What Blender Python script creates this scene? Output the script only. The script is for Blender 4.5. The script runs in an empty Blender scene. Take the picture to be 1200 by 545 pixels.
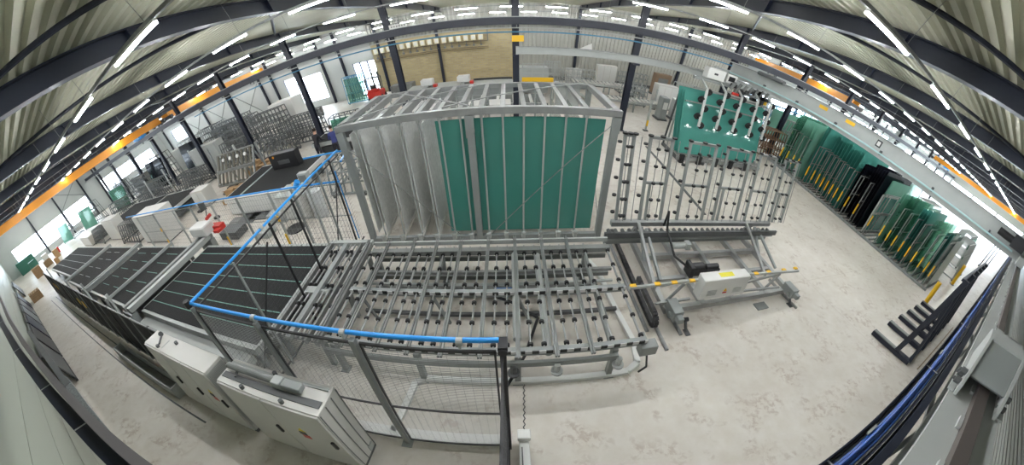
import bpy, math, random
from mathutils import Vector, Matrix, Euler
random.seed(7)
S = bpy.context.scene
COL = S.collection
R = math.radians
CAMH = 5.4
# ---- camera constants (measured from the photograph) and pixel -> world helpers
F_ = 383.2; FY_ = F_*1.0382; CX_ = 600.0; CY_ = 281.3; TILT = R(36.41); ROLL = -0.0219
def ray(px, py):
    x = (px-CX_)/F_; y = (CY_-py)/FY_
    X = math.sin(x)*math.cos(y); f = math.cos(x)*math.cos(y); U = math.sin(y)
    c, s = math.cos(ROLL), math.sin(ROLL)
    X, U = c*X-s*U, s*X+c*U
    f, U = f*math.cos(TILT)+U*math.sin(TILT), U*math.cos(TILT)-f*math.sin(TILT)
    return Vector((X, f, U))
def G(px, py, z=0.0):
    d = ray(px, py); return d*((z-CAMH)/d.z)+Vector((0, 0, CAMH))
def W(px, py, y):
    d = ray(px, py); return d*(y/d.y)+Vector((0, 0, CAMH))
def WX(px, py, x):
    d = ray(px, py); return d*(x/d.x)+Vector((0, 0, CAMH))

# ---- materials
MATS = {}
def mat(name, col, rough=.5, metal=0., var=.0, scale=3., bump=0., bscale=60., spec=.5, col2=None, alpha=1., emit=None, es=0.):
    if name in MATS: return MATS[name]
    m = bpy.data.materials.new(name); m.use_nodes = True
    nt = m.node_tree; N = nt.nodes; L = nt.links
    b = N['Principled BSDF']
    b.inputs['Roughness'].default_value = rough; b.inputs['Metallic'].default_value = metal
    b.inputs['Specular IOR Level'].default_value = spec
    c = (col[0], col[1], col[2], 1)
    b.inputs['Base Color'].default_value = c
    tc = N.new('ShaderNodeTexCoord')
    if var or col2:
        n = N.new('ShaderNodeTexNoise'); n.inputs['Scale'].default_value = scale; n.inputs['Detail'].default_value = 6
        L.new(tc.outputs['Object'], n.inputs['Vector'])
        r = N.new('ShaderNodeValToRGB')
        d = col2 if col2 else tuple(v*(1-var) for v in col)
        r.color_ramp.elements[0].position = .3; r.color_ramp.elements[1].position = .7
        r.color_ramp.elements[0].color = (d[0], d[1], d[2], 1)
        r.color_ramp.elements[1].color = c
        L.new(n.outputs['Fac'], r.inputs['Fac']); L.new(r.outputs['Color'], b.inputs['Base Color'])
    if bump:
        n2 = N.new('ShaderNodeTexNoise'); n2.inputs['Scale'].default_value = bscale
        L.new(tc.outputs['Object'], n2.inputs['Vector'])
        bp = N.new('ShaderNodeBump'); bp.inputs['Strength'].default_value = bump; bp.inputs['Distance'].default_value = .02
        L.new(n2.outputs['Fac'], bp.inputs['Height']); L.new(bp.outputs['Normal'], b.inputs['Normal'])
    if emit:
        b.inputs['Emission Color'].default_value = (emit[0], emit[1], emit[2], 1); b.inputs['Emission Strength'].default_value = es
    if alpha < 1: b.inputs['Alpha'].default_value = alpha
    MATS[name] = m
    return m
def glassmat(name, tint, body, opac, rough=.07):
    if name in MATS: return MATS[name]
    m = bpy.data.materials.new(name); m.use_nodes = True
    nt = m.node_tree; N = nt.nodes; L = nt.links
    for n in list(N): N.remove(n)
    o = N.new('ShaderNodeOutputMaterial'); t = N.new('ShaderNodeBsdfTransparent'); t.inputs['Color'].default_value = (*tint, 1)
    p = N.new('ShaderNodeBsdfPrincipled'); p.inputs['Base Color'].default_value = (*body, 1); p.inputs['Roughness'].default_value = rough
    tc = N.new('ShaderNodeTexCoord'); n = N.new('ShaderNodeTexNoise'); n.inputs['Scale'].default_value = 1.3; n.inputs['Detail'].default_value = 3
    L.new(tc.outputs['Object'], n.inputs['Vector'])
    mr = N.new('ShaderNodeMapRange'); mr.inputs['To Min'].default_value = max(0, opac-.07); mr.inputs['To Max'].default_value = min(1, opac+.07)
    L.new(n.outputs['Fac'], mr.inputs['Value'])
    mx = N.new('ShaderNodeMixShader'); L.new(mr.outputs['Result'], mx.inputs['Fac'])
    L.new(t.outputs['BSDF'], mx.inputs[1]); L.new(p.outputs['BSDF'], mx.inputs[2]); L.new(mx.outputs['Shader'], o.inputs['Surface'])
    MATS[name] = m
    return m

navy = mat('navy_paint', (.012, .016, .030), .42, var=.25, scale=1.2)
navy2 = mat('dark_navy_paint', (.012, .016, .034), .45)
galv = mat('galvanized_steel', (.34, .35, .34), .42, .55, var=.3, scale=9)
alum = mat('aluminium', (.38, .39, .38), .36, .55, var=.15, scale=5)
greyp = mat('grey_paint', (.28, .30, .29), .45, var=.15, scale=2)
lgrey = mat('light_grey_paint', (.42, .44, .42), .42, var=.1, scale=2)
dgrey = mat('dark_grey_paint', (.10, .105, .105), .5, var=.2, scale=4)
mgrey = mat('mid_grey_paint', (.20, .21, .20), .5, var=.2, scale=4)
whitep = mat('white_enamel', (.68, .68, .65), .35, var=.04, scale=2)
creamp = mat('cream_enamel', (.60, .59, .55), .4, var=.05, scale=2)
black = mat('black_rubber', (.012, .012, .013), .55)
blackm = mat('black_metal', (.018, .018, .020), .4)
felt = mat('black_felt', (.012, .0125, .0125), .9, var=.35, scale=40, bump=.3, bscale=200)
feltg = mat('belt_green', (.17, .33, .28), .7)
bluep = mat('blue_pipe', (.02, .30, .78), .28)
barg = mat('bar_grey', (.25, .26, .25), .4, .4, var=.2, scale=4)
bluec = mat('blue_cable', (.018, .085, .36), .35)
blued = mat('dull_blue_pipe', (.06, .22, .36), .4)
yel = mat('yellow_paint', (.85, .50, .02), .42)
orange = mat('crane_orange', (.86, .34, .018), .4, var=.12, scale=.8)
red = mat('red_paint', (.55, .03, .02), .4)
card = mat('cardboard', (.47, .30, .15), .8, var=.2, scale=6)
wood = mat('pallet_wood', (.42, .28, .15), .8, var=.3, scale=8)
skin = mat('skin', (.55, .32, .22), .6)
cloth = mat('dark_cloth', (.02, .022, .03), .9)
clothr = mat('blue_cloth', (.05, .08, .2), .9)
hairm = mat('hair', (.03, .02, .015), .8)
glassG = glassmat('green_glass', (.25, .58, .48), (.080, .31, .26), .82)
glassL = glassmat('pale_green_glass', (.62, .86, .77), (.26, .50, .41), .50)
glassC = glassmat('clear_green_glass', (.70, .88, .80), (.15, .32, .26), .27)
glassD = glassmat('dark_glass', (.02, .02, .03), (.008, .009, .014), .97, .12)
glassE = mat('glass_edge_green', (.03, .22, .17), .15)

# ---- mesh builder
class MB:
    def __init__(s): s.v = []; s.f = []; s.p = []
    def hexa(s, c):
        n = len(s.v); s.p.append((n, len(s.f))); s.v += [Vector(p) for p in c]
        s.f += [(n, n+3, n+2, n+1), (n+4, n+5, n+6, n+7), (n, n+1, n+5, n+4), (n+1, n+2, n+6, n+5), (n+2, n+3, n+7, n+6), (n+3, n, n+4, n+7)]
        return s
    def box(s, x0, x1, y0, y1, z0, z1):
        return s.hexa([(x0, y0, z0), (x1, y0, z0), (x1, y1, z0), (x0, y1, z0), (x0, y0, z1), (x1, y0, z1), (x1, y1, z1), (x0, y1, z1)])
    def frame(s, p, q, up=(0, 0, 1)):
        p, q = Vector(p), Vector(q); d = (q-p).normalized(); u = Vector(up)
        if abs(d.dot(u)) > .98: u = Vector((0, 1, 0))
        a = d.cross(u).normalized(); b = a.cross(d).normalized()
        return p, q, a, b
    def bar(s, p, q, w, h=None, up=(0, 0, 1), off=(0, 0)):
        h = w if h is None else h
        p, q, a, b = s.frame(p, q, up)
        o = a*off[0]+b*off[1]; a = a*(w/2); b = b*(h/2)
        return s.hexa([p+o-a-b, p+o+a-b, q+o+a-b, q+o-a-b, p+o-a+b, p+o+a+b, q+o+a+b, q+o-a+b])
    def ibeam(s, p, q, w, h, tf=.025, tw=.02, up=(0, 0, 1)):
        s.bar(p, q, w, tf, up, (0, h/2-tf/2)); s.bar(p, q, w, tf, up, (0, -h/2+tf/2)); s.bar(p, q, tw, h-2*tf, up)
        return s
    def tube(s, p, q, r, n=8, r2=None, caps=True):
        p, q, a, b = s.frame(p, q); r2 = r if r2 is None else r2
        k = len(s.v); s.p.append((k, len(s.f)))
        for i in range(n):
            t = 2*math.pi*i/n; s.v.append(p+(a*math.cos(t)+b*math.sin(t))*r)
        for i in range(n):
            t = 2*math.pi*i/n; s.v.append(q+(a*math.cos(t)+b*math.sin(t))*r2)
        for i in range(n):
            j = (i+1) % n; s.f.append((k+i, k+n+i, k+n+j, k+j))
        if caps: s.f.append(tuple(k+i for i in range(n))); s.f.append(tuple(k+n+i for i in reversed(range(n))))
        return s
    def path(s, pts, r, n=8):
        for a, b in zip(pts, pts[1:]): s.tube(a, b, r, n)
        return s
    def poly(s, pts, t):
        """prism: planar polygon pts extruded by vector t"""
        t = Vector(t); k = len(s.v); n = len(pts); s.p.append((k, len(s.f)))
        s.v += [Vector(p) for p in pts]+[Vector(p)+t for p in pts]
        s.f.append(tuple(k+i for i in range(n))); s.f.append(tuple(k+n+i for i in reversed(range(n))))
        for i in range(n):
            j = (i+1) % n; s.f.append((k+i, k+n+i, k+n+j, k+j))
        return s
    def each(s, name, m, parent=None, n=1, **kw):
        """one object per n primitives (pieces that stand apart are parts of their own)"""
        out = []
        for i in range(0, len(s.p), n):
            v0, f0 = s.p[i]; v1, f1 = s.p[i+n] if i+n < len(s.p) else (len(s.v), len(s.f))
            b = MB(); b.v = s.v[v0:v1]; b.f = [tuple(j-v0 for j in f) for f in s.f[f0:f1]]
            out.append(b.build(name, m, parent, **kw))
        return out
    def build(s, name, m, parent=None, origin=None, smooth=False, bevel=0.):
        o0 = Vector(parent['_w']) if parent is not None else (Vector(origin) if origin is not None else Vector((0, 0, 0)))
        me = bpy.data.meshes.new(name)
        me.from_pydata([tuple(v-o0) for v in s.v], [], s.f); me.update()
        o = bpy.data.objects.new(name, me); COL.objects.link(o)
        me.materials.append(m)
        if parent is not None: o.parent = parent
        else: o.location = o0
        o['_w'] = tuple(o0)
        import bmesh
        bm = bmesh.new(); bm.from_mesh(me); bmesh.ops.recalc_face_normals(bm, faces=bm.faces)
        if bevel > 0:
            bmesh.ops.bevel(bm, geom=list(bm.edges), offset=bevel, segments=1, affect='EDGES')
        bm.to_mesh(me); bm.free()
        if smooth:
            for p in me.polygons: p.use_smooth = True
        return o
def props(o, label=None, cat=None, group=None, kind=None):
    if label: o['label'] = label
    if cat: o['category'] = cat
    if group: o['group'] = group
    if kind: o['kind'] = kind
    return o
def thing(name, label, cat, loc, group=None):
    o = bpy.data.objects.new(name, None); COL.objects.link(o); o.location = loc; o.empty_display_size = .2
    o['_w'] = tuple(loc)
    return props(o, label, cat, group)
def structure(o, label=None): return props(o, label, kind='structure')
def kids(o): return [c for c in o.children]
def dup(o, loc=None, label=None, group=None, rz=None, parent=None):
    c = o.copy(); COL.objects.link(c)
    if parent is not None: c.parent = parent
    if loc is not None: c.location = loc
    if rz is not None: c.rotation_euler = (0, 0, rz)
    if label: c['label'] = label
    if group: c['group'] = group
    for ch in list(o.children):
        dup(ch, parent=c)
    return c
def B(x0, x1, y0, y1, z0, z1): return MB().box(x0, x1, y0, y1, z0, z1)
ORD = ['first', 'second', 'third', 'fourth', 'fifth', 'sixth', 'seventh', 'eighth', 'ninth', 'tenth', 'eleventh', 'twelfth', 'thirteenth', 'fourteenth', 'fifteenth', 'sixteenth', 'seventeenth', 'eighteenth', 'nineteenth', 'twentieth']
LED = 60.; EXPO = 1.85
# =============== the hall ===============
XL, XR, YW, YR, ZD = -50.0, 62.0, 33.0, 17.4, 7.5
SP, X0 = 5.62, 0.37
# floor
def floor_mat():
    m = bpy.data.materials.new('concrete_floor'); m.use_nodes = True
    nt = m.node_tree; N = nt.nodes; L = nt.links; b = N['Principled BSDF']
    tc = N.new('ShaderNodeTexCoord')
    def noise(sc, det=6, ro=.6, dist=0.):
        n = N.new('ShaderNodeTexNoise'); n.inputs['Scale'].default_value = sc; n.inputs['Detail'].default_value = det
        n.inputs['Roughness'].default_value = ro; n.inputs['Distortion'].default_value = dist
        L.new(tc.outputs['Object'], n.inputs['Vector']); return n
    def ramp(src, p0, c0, p1, c1):
        r = N.new('ShaderNodeValToRGB'); r.color_ramp.elements[0].position = p0; r.color_ramp.elements[1].position = p1
        r.color_ramp.elements[0].color = (*c0, 1); r.color_ramp.elements[1].color = (*c1, 1)
        L.new(src, r.inputs['Fac']); return r
    def mix(a, bb, fac, mode='MIX'):
        x = N.new('ShaderNodeMix'); x.data_type = 'RGBA'; x.blend_type = mode
        L.new(fac, x.inputs['Factor']) if not isinstance(fac, float) else setattr(x.inputs['Factor'], 'default_value', fac)
        L.new(a, x.inputs[6]); L.new(bb, x.inputs[7]); return x
    base = ramp(noise(.35, 5).outputs['Fac'], .3, (.555, .52, .465), .7, (.68, .65, .59))
    fine = ramp(noise(3.2, 6, .6).outputs['Fac'], .35, (.92, .90, .87), .65, (1, 1, 1))
    m1 = mix(base.outputs['Color'], fine.outputs['Color'], 1.0, 'MULTIPLY')
    # scuffs: patches broken up by fine noise
    a = ramp(noise(1.6, 3, .5, .6).outputs['Fac'], .50, (0, 0, 0), .64, (1, 1, 1))
    c = ramp(noise(6.5, 6, .68, .35).outputs['Fac'], .47, (0, 0, 0), .58, (1, 1, 1))
    mu = N.new('ShaderNodeMath'); mu.operation = 'MULTIPLY'; L.new(a.outputs['Color'], mu.inputs[0]); L.new(c.outputs['Color'], mu.inputs[1])
    mu2 = N.new('ShaderNodeMath'); mu2.operation = 'MULTIPLY'; L.new(mu.outputs[0], mu2.inputs[0]); mu2.inputs[1].default_value = .6
    st = N.new('ShaderNodeRGB'); st.outputs[0].default_value = (.36, .285, .225, 1)
    m2 = mix(m1.outputs[2], st.outputs[0], mu2.outputs[0])
    # expansion joints every 5.6 m / 5.2 m
    sep = N.new('ShaderNodeSeparateXYZ'); L.new(tc.outputs['Object'], sep.inputs[0])
    def joint(axis, per, off):
        ad = N.new('ShaderNodeMath'); ad.operation = 'ADD'; L.new(sep.outputs[axis], ad.inputs[0]); ad.inputs[1].default_value = off+1000*per
        mo = N.new('ShaderNodeMath'); mo.operation = 'MODULO'; L.new(ad.outputs[0], mo.inputs[0]); mo.inputs[1].default_value = per
        lt = N.new('ShaderNodeMath'); lt.operation = 'LESS_THAN'; L.new(mo.outputs[0], lt.inputs[0]); lt.inputs[1].default_value = .018; return lt
    j1 = joint(1, 5.8, 1.1); j2 = joint(0, 11.24, 2.4)
    mxj = N.new('ShaderNodeMath'); mxj.operation = 'MAXIMUM'; L.new(j1.outputs[0], mxj.inputs[0]); L.new(j2.outputs[0], mxj.inputs[1])
    mj2 = N.new('ShaderNodeMath'); mj2.operation = 'MULTIPLY'; L.new(mxj.outputs[0], mj2.inputs[0]); mj2.inputs[1].default_value = .45
    m3 = mix(m2.outputs[2], st.outputs[0], mj2.outputs[0])
    L.new(m3.outputs[2], b.inputs['Base Color'])
    rr = N.new('ShaderNodeMapRange'); L.new(noise(2.2, 4).outputs['Fac'], rr.inputs['Value']); rr.inputs['To Min'].default_value = .30; rr.inputs['To Max'].default_value = .5
    L.new(rr.outputs['Result'], b.inputs['Roughness']); b.inputs['Specular IOR Level'].default_value = .45
    return m
structure(B(XL, XR, -1.2, YW, -.2, 0).build('floor', floor_mat()))
# roof deck: trapezoidal sheet, ribs running left-right
deckm = mat('roof_deck', (.50, .50, .39), .5, .25, var=.12, scale=.8)
mb = MB(); y = -1.2; k = 0; prof = []
while y < YW:
    prof += [(y, ZD+.09), (y+.10, ZD+.09), (y+.135, ZD), (y+.245, ZD)]; y += .28
prof = [p for p in prof if p[0] <= YW]
for (ya, za) in prof: mb.v += [Vector((XL, ya, za)), Vector((XR, ya, za))]
for i in range(len(prof)-1): mb.f.append((2*i, 2*i+1, 2*i+3, 2*i+2))
o = mb.build('ceiling', deckm); structure(o)
sol = o.modifiers.new('s', 'SOLIDIFY'); sol.thickness = .01
# insulation layer above the deck closes the roof
structure(B(XL, XR, -1.2, YW, ZD+.13, ZD+.25).build('ceiling_insulation', greyp))

# ---- walls
panel = mat('sandwich_panel', (.46, .49, .46), .5, var=.08, scale=.5)
panelw = mat('white_wall_panel', (.48, .50, .48), .5, var=.06, scale=.6)
def clad(name, x0, x1, z0, z1, y, m, pitch=.34, dep=.08):
    mb = MB(); x = x0; pr = []
    while x < x1:
        pr += [(x, y), (x+pitch*.45, y), (x+pitch*.55, y+dep), (x+pitch*.9, y+dep)]; x += pitch
    pr = [p for p in pr if p[0] < x1]+[(x1, y)]
    for (a, b_) in pr: mb.v += [Vector((a, b_, z0)), Vector((a, b_, z1))]
    for i in range(len(pr)-1): mb.f.append((2*i, 2*i+1, 2*i+3, 2*i+2))
    o = mb.build(name, m); s = o.modifiers.new('s', 'SOLIDIFY'); s.thickness = .01
    return structure(o)
cladm = mat('ribbed_cladding', (.40, .40, .355), .5, .1, var=.08, scale=1.)
# brick
def brick_mat():
    m = bpy.data.materials.new('buff_brick'); m.use_nodes = True; nt = m.node_tree; N = nt.nodes; L = nt.links; b = N['Principled BSDF']
    tc = N.new('ShaderNodeTexCoord'); mp = N.new('ShaderNodeMapping'); mp.inputs['Rotation'].default_value = (R(90), 0, 0)
    L.new(tc.outputs['Object'], mp.inputs['Vector'])
    br = N.new('ShaderNodeTexBrick'); br.inputs['Scale'].default_value = 1.; br.inputs['Brick Width'].default_value = .44; br.inputs['Row Height'].default_value = .16
    br.inputs['Mortar Size'].default_value = .02
    br.inputs['Color1'].default_value = (.47, .385, .20, 1); br.inputs['Color2'].default_value = (.39, .315, .165, 1); br.inputs['Mortar'].default_value = (.40, .35, .26, 1)
    L.new(mp.outputs['Vector'], br.inputs['Vector']); L.new(br.outputs['Color'], b.inputs['Base Color']); b.inputs['Roughness'].default_value = .85
    return m
BX0, BX1 = W(446, 98, YW).x, .45
structure(B(BX0, BX1, YW, YW+.3, 0, 5.05).build('wall_back_brick', brick_mat()))
clad('wall_back_cladding_upper', BX0, BX1, 5.05, ZD+.1, YW, cladm)
clad('wall_back_cladding', BX1, 24, .35, ZD+.1, YW, cladm)
structure(B(BX1, 24, YW-.05, YW+.3, 0, .35).build('baseboard_back', dgrey))
# the back wall left of the brick has doors and pale panels
winm = None
skyg = glassmat('window_glass', (.93, .97, 1.), (.5, .6, .65), .08)
def wall_x(name, y, x0, x1, z0, z1, holes, m, t=.2):
    """wall in the x-z plane with rectangular openings (x0,x1,z0,z1)"""
    xs = sorted({x0, x1, *[h[0] for h in holes], *[h[1] for h in holes]}); zs = sorted({z0, z1, *[h[2] for h in holes], *[h[3] for h in holes]})
    mb = MB()
    for a, b_ in zip(xs, xs[1:]):
        run = None
        for c, d in zip(zs, zs[1:]):
            inside = any(h[0] <= (a+b_)/2 <= h[1] and h[2] <= (c+d)/2 <= h[3] for h in holes)
            if not inside: mb.box(a, b_, y, y+t, c, d)
    return structure(mb.build(name, m))
def wall_y(name, x, y0, y1, z0, z1, holes, m, t=.2):
    ys = sorted({y0, y1, *[h[0] for h in holes], *[h[1] for h in holes]}); zs = sorted({z0, z1, *[h[2] for h in holes], *[h[3] for h in holes]})
    mb = MB()
    for a, b_ in zip(ys, ys[1:]):
        for c, d in zip(zs, zs[1:]):
            if not any(h[0] <= (a+b_)/2 <= h[1] and h[2] <= (c+d)/2 <= h[3] for h in holes): mb.box(x, x+t, a, b_, c, d)
    return structure(mb.build(name, m))
navyframe = mat('navy_frame', (.02, .03, .09), .4)
nwin = [0]; ndoor = [0]
def win_x(y, x0, x1, z0, z1, nx, nz, door=False, w=.09, fm=None):
    cnt = ndoor if door else nwin; cnt[0] += 1; nm = ('door_%d' if door else 'window_%d') % cnt[0]
    g = B(x0, x1, y+.08, y+.10, z0, z1).build(nm, skyg, origin=((x0+x1)/2, y, z0)); structure(g)
    mb = MB()
    for i in range(nx+1):
        x = x0+(x1-x0)*i/nx; mb.box(x-w/2, x+w/2, y+.02, y+.16, z0, z1)
    for i in range(nz+1):
        z = z0+(z1-z0)*i/nz; mb.box(x0, x1, y+.03, y+.15, z-w/2, z+w/2)
    mb.build(('door_frame' if door else 'window_frame'), fm or navyframe, g); return g
def win_y(x, y0, y1, z0, z1, ny, nz, door=False, w=.09, fm=None):
    cnt = ndoor if door else nwin; cnt[0] += 1; nm = ('door_%d' if door else 'window_%d') % cnt[0]
    g = B(x+.08, x+.10, y0, y1, z0, z1).build(nm, skyg, origin=(x, (y0+y1)/2, z0)); structure(g)
    mb = MB()
    for i in range(ny+1):
        y = y0+(y1-y0)*i/ny; mb.box(x+.02, x+.16, y-w/2, y+w/2, z0, z1)
    for i in range(nz+1):
        z = z0+(z1-z0)*i/nz; mb.box(x+.03, x+.15, y0, y1, z-w/2, z+w/2)
    mb.build(('door_frame' if door else 'window_frame'), fm or navyframe, g); return g
# back wall, left part
D1 = (-22.6, -21.0, .75, 4.1); D2 = (-20.7, -17.9, .75, 3.75); D3 = (-14.3, -12.0, .1, 3.6)
BH = [D1, D2, D3, (-46.2, -42.2, 2.4, 4.5)]
wall_x('wall_back_left', YW, XL, BX0, 0, ZD+.1, BH, panelw)
win_x(YW, *D1, 1, 1); win_x(YW, *D2, 1, 1); win_x(YW, *D3, 3, 1, door=True, w=.14)
for h in BH[3:]: win_x(YW, *h, 3, 1)
# left wall with sectional doors and windows (seen beyond the cutting tables)
LH = []
for (a, b_, c, d) in [((12, 300), (60, 270), 0, 0), ((58, 272), (92, 245), 0, 0), ((88, 250), (112, 225), 0, 0)]:
    pass
LH = [(1.2, 5.9, 1.0, 3.75), (6.2, 10.85, .95, 3.7), (11.2, 15.7, 1.0, 3.7), (19.2, 22.1, 1.8, 4.2), (22.5, 26.1, 2.3, 4.2), (26.5, 30.3, 1.8, 3.9)]
wall_y('wall_left', XL-.2, -1.2, YW, 0, ZD+.1, LH, panelw)
for h in LH: win_y(XL-.2, *h, 1 if h[0] < 9 else 3, 1, fm=navyframe)
# right wall: mostly bright openings
RH = [(.2, 6.3, .2, 5.0), (6.6, 12.0, .2, 5.0), (12.3, 17.2, .4, 5.0), (17.6, 23.0, .4, 5.0), (23.4, 29, .4, 5.0)]
wall_y('wall_right', XR, -1.2, YW, 0, ZD+.1, RH, panelw)
for h in RH: win_y(XR, *h, 2, 2, fm=greyp)
# back wall right of the cladding: strip windows
BR = [(24.5, 28.8, 1.6, 4.4), (29.2, 34, 1.2, 4.8), (34.4, 39.2, 1.0, 4.8), (40.0, 45.6, .8, 4.9), (46, 51, .8, 4.9), (51.6, 56, .8, 4.9), (56.6, 61, .8, 4.9)]
wall_x('wall_back_right', YW, 24, XR, 0, ZD+.1, BR, panelw)
for h in BR: win_x(YW, *h, 3, 2, fm=blued)
# near wall (the camera hangs just in front of it)
wm = mat('near_wall_panel', (.30, .32, .265), .45, var=.05, scale=.6)
mb = MB()
for i in range(10):
    z0 = i*.8; mb.box(XL, -.2, -1.35, -1.2, z0, min(z0+.785, ZD+.1))
mb.box(XL, -.2, -1.38, -1.25, 0, ZD+.1)
structure(mb.build('wall_front_left', wm))
mb = MB()
for i in range(200):
    z0 = i*.06
    if z0 > ZD: break
    mb.box(-.2, XR, -1.32, -1.2, z0, z0+.045)
mb.box(-.2, XR, -1.4, -1.24, 0, ZD+.1)
structure(mb.build('wall_front_right', mat('near_ribbed_cladding', (.34, .355, .33), .45, .1, var=.05, scale=2)))

# ---- columns, rafters
colroot = None
def column(x, label):
    t = thing('steel_column', label, 'column', (x, YR, 0), 'navy columns down the middle of the hall')
    MB().ibeam((x, YR, 0), (x, YR, 7.05), .30, .30, .03, .025, up=(0, 1, 0)).build('post', navy, t)
    B(x-.22, x+.22, YR-.22, YR+.22, 0, .03).build('base_plate', navy2, t)
    b = MB(); b.box(x-.15, x+.15, YR-.42, YR-.12, 5.30, 5.36); b.poly([(x-.02, YR-.15, 5.0), (x-.02, YR-.42, 5.3), (x-.02, YR-.15, 5.3)], (.04, 0, 0))
    b.build('bracket', navy2, t)
    return t
c0 = column(X0, 'navy steel column on the hall centre line, behind the glass rack')
for i in range(-8, 11):
    if i == 0: continue
    x = X0+SP*i
    side = 'left' if i < 0 else 'right'
    dup(c0, (x, YR, 0), 'navy steel column, %s to the %s of the centre column' % (ORD[abs(i)-1], side))
r0 = thing('roof_beam', 'navy roof beam over the centre column', 'roof beam', (X0, YW/2, 7.05), 'navy roof beams crossing the hall')
MB().ibeam((X0, -1.2, 7.275), (X0, YW, 7.275), .24, .45, .03, .02).build('girder', navy, r0)
st = MB()
for y in (-.2, 4.2, 8.6, 13, YR, 21.8, 26.2, 30.6): st.box(X0-.11, X0+.11, y-.008, y+.008, 7.08, 7.47)
st.each('stiffener', navy2, r0)
for i in range(-8, 11):
    if i == 0: continue
    dup(r0, (X0+SP*i, YW/2, 7.05), 'navy roof beam, %s to the %s of the centre one' % (ORD[abs(i)-1], 'left' if i < 0 else 'right'))
# diagonal roof braces under the deck
def brace(pts, label):
    o = MB().tube(pts[0], pts[1], .055, 8).build('roof_brace', navy, origin=pts[0]); props(o, label, 'roof brace', 'diagonal tubes under the roof deck')
def bz(px, py): return G(px, py, 7.38)
brace([Vector((-5.0, .55, 7.36)), Vector((.2, 8.6, 7.36))], 'diagonal navy tube under the deck at top left, nearest the camera')
brace([Vector((.55, 8.6, 7.36)), Vector((5.8, .1, 7.36))], 'diagonal navy tube under the deck at top right, nearest the camera')
for s, sd in ((-1, 'left'), (1, 'right')):
    for q in (1, 3):
        xa = X0+s*SP*q+s*.2; xb = X0+s*SP*(q+1)-s*.2
        a = (xa, 8.6, 7.36) if q == 1 else (xa, 1., 7.36); b_ = (xb, 1.0, 7.36) if q == 1 else (xb, 8.6, 7.36)
        brace([Vector(a), Vector(b_)], 'diagonal navy tube in the %s bay left of centre' % ORD[q] if s < 0 else 'diagonal navy tube in the %s bay right of centre' % ORD[q])
        brace([Vector((xa, 9.0, 7.36)), Vector((xb, 16.8, 7.36))], ('deeper diagonal navy tube in the %s bay %s of centre' % (ORD[q], sd)))
# navy runway beam along the columns, with rail, conduits
o = thing('runway_beam', 'long navy crane runway beam fixed along the row of columns', 'runway beam', (0, YR-.3, 5.4))
MB().ibeam((XL, YR-.30, 5.58), (XR, YR-.30, 5.58), .22, .38, .03, .02).build('girder', navy, o)
MB().box(XL, XR, YR-.33, YR-.27, 5.77, 5.81).build('rail', galv, o)
mb = MB()
o = thing('cable_tray', 'pale cable conduit running under the navy runway beam', 'conduit', (0, YR-.45, 5.2))
MB().box(XL, XR, YR-.52, YR-.40, 5.20, 5.25).build('tray', lgrey, o)
mb = MB(); x = XL
while x < XR: mb.box(x, x+.03, YR-.50, YR-.42, 5.25, 5.38); x += 2.8
mb.each('hanger', galv, o)
props(MB().tube((-20, YR-.5, 5.02), (14, YR-.5, 5.02), .035, 8).build('air_pipe', blued, origin=(0, YR-.5, 5.02)), 'thin dull blue air pipe under the pale conduit on the columns', 'pipe')
o2 = MB().ibeam((XL, YR+.42, 5.58), (XR, YR+.42, 5.58), .2, .36).box(XL, XR, YR+.39, YR+.45, 5.76, 5.80).build('runway_beam', navy, origin=(0, YR+.42, 5.58)); props(o2, 'navy crane runway beam on the rear side of the hall columns', 'runway beam')
# runway at the back wall for the far cranes
MBo = MB().ibeam((XL, YW-.5, 5.58), (XR, YW-.5, 5.58), .2, .36).box(XL, XR, YW-.53, YW-.47, 5.76, 5.80).build('runway_beam', navy, origin=(0, YW-.5, 5.58))
props(MBo, 'navy crane runway beam along the back wall', 'runway beam')
for k, xx in enumerate([-48, -42.4, -36.8, -31.2, -25.6, -23.9, -17.3, -15.2, -11.2, W(517, 70, YW).x, 5.9, 16.1, 22, 28, 34, 39.6, 46, 52, 57.5]):
    t = MB().ibeam((xx, YW-.16, 0), (xx, YW-.16, 7.4), .22, .24, .02, .02, up=(0, 1, 0)).build('wall_column', navy, origin=(xx, YW-.16, 0))
    props(t, 'navy column standing against the back wall, %s from the left' % ORD[k], 'column', 'columns against the back wall')
for k, yy in enumerate([6.05, 11.0, 15.9, 18.9, 22.3, 26.3]):
    t = MB().ibeam((XL+.16, yy, 0), (XL+.16, yy, 7.4), .22, .24, .02, .02, up=(1, 0, 0)).build('wall_column', navy, origin=(XL+.16, yy, 0))
    props(t, 'navy column against the left end wall, %s from the camera side' % ORD[k], 'column', 'columns against the left wall')
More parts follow.
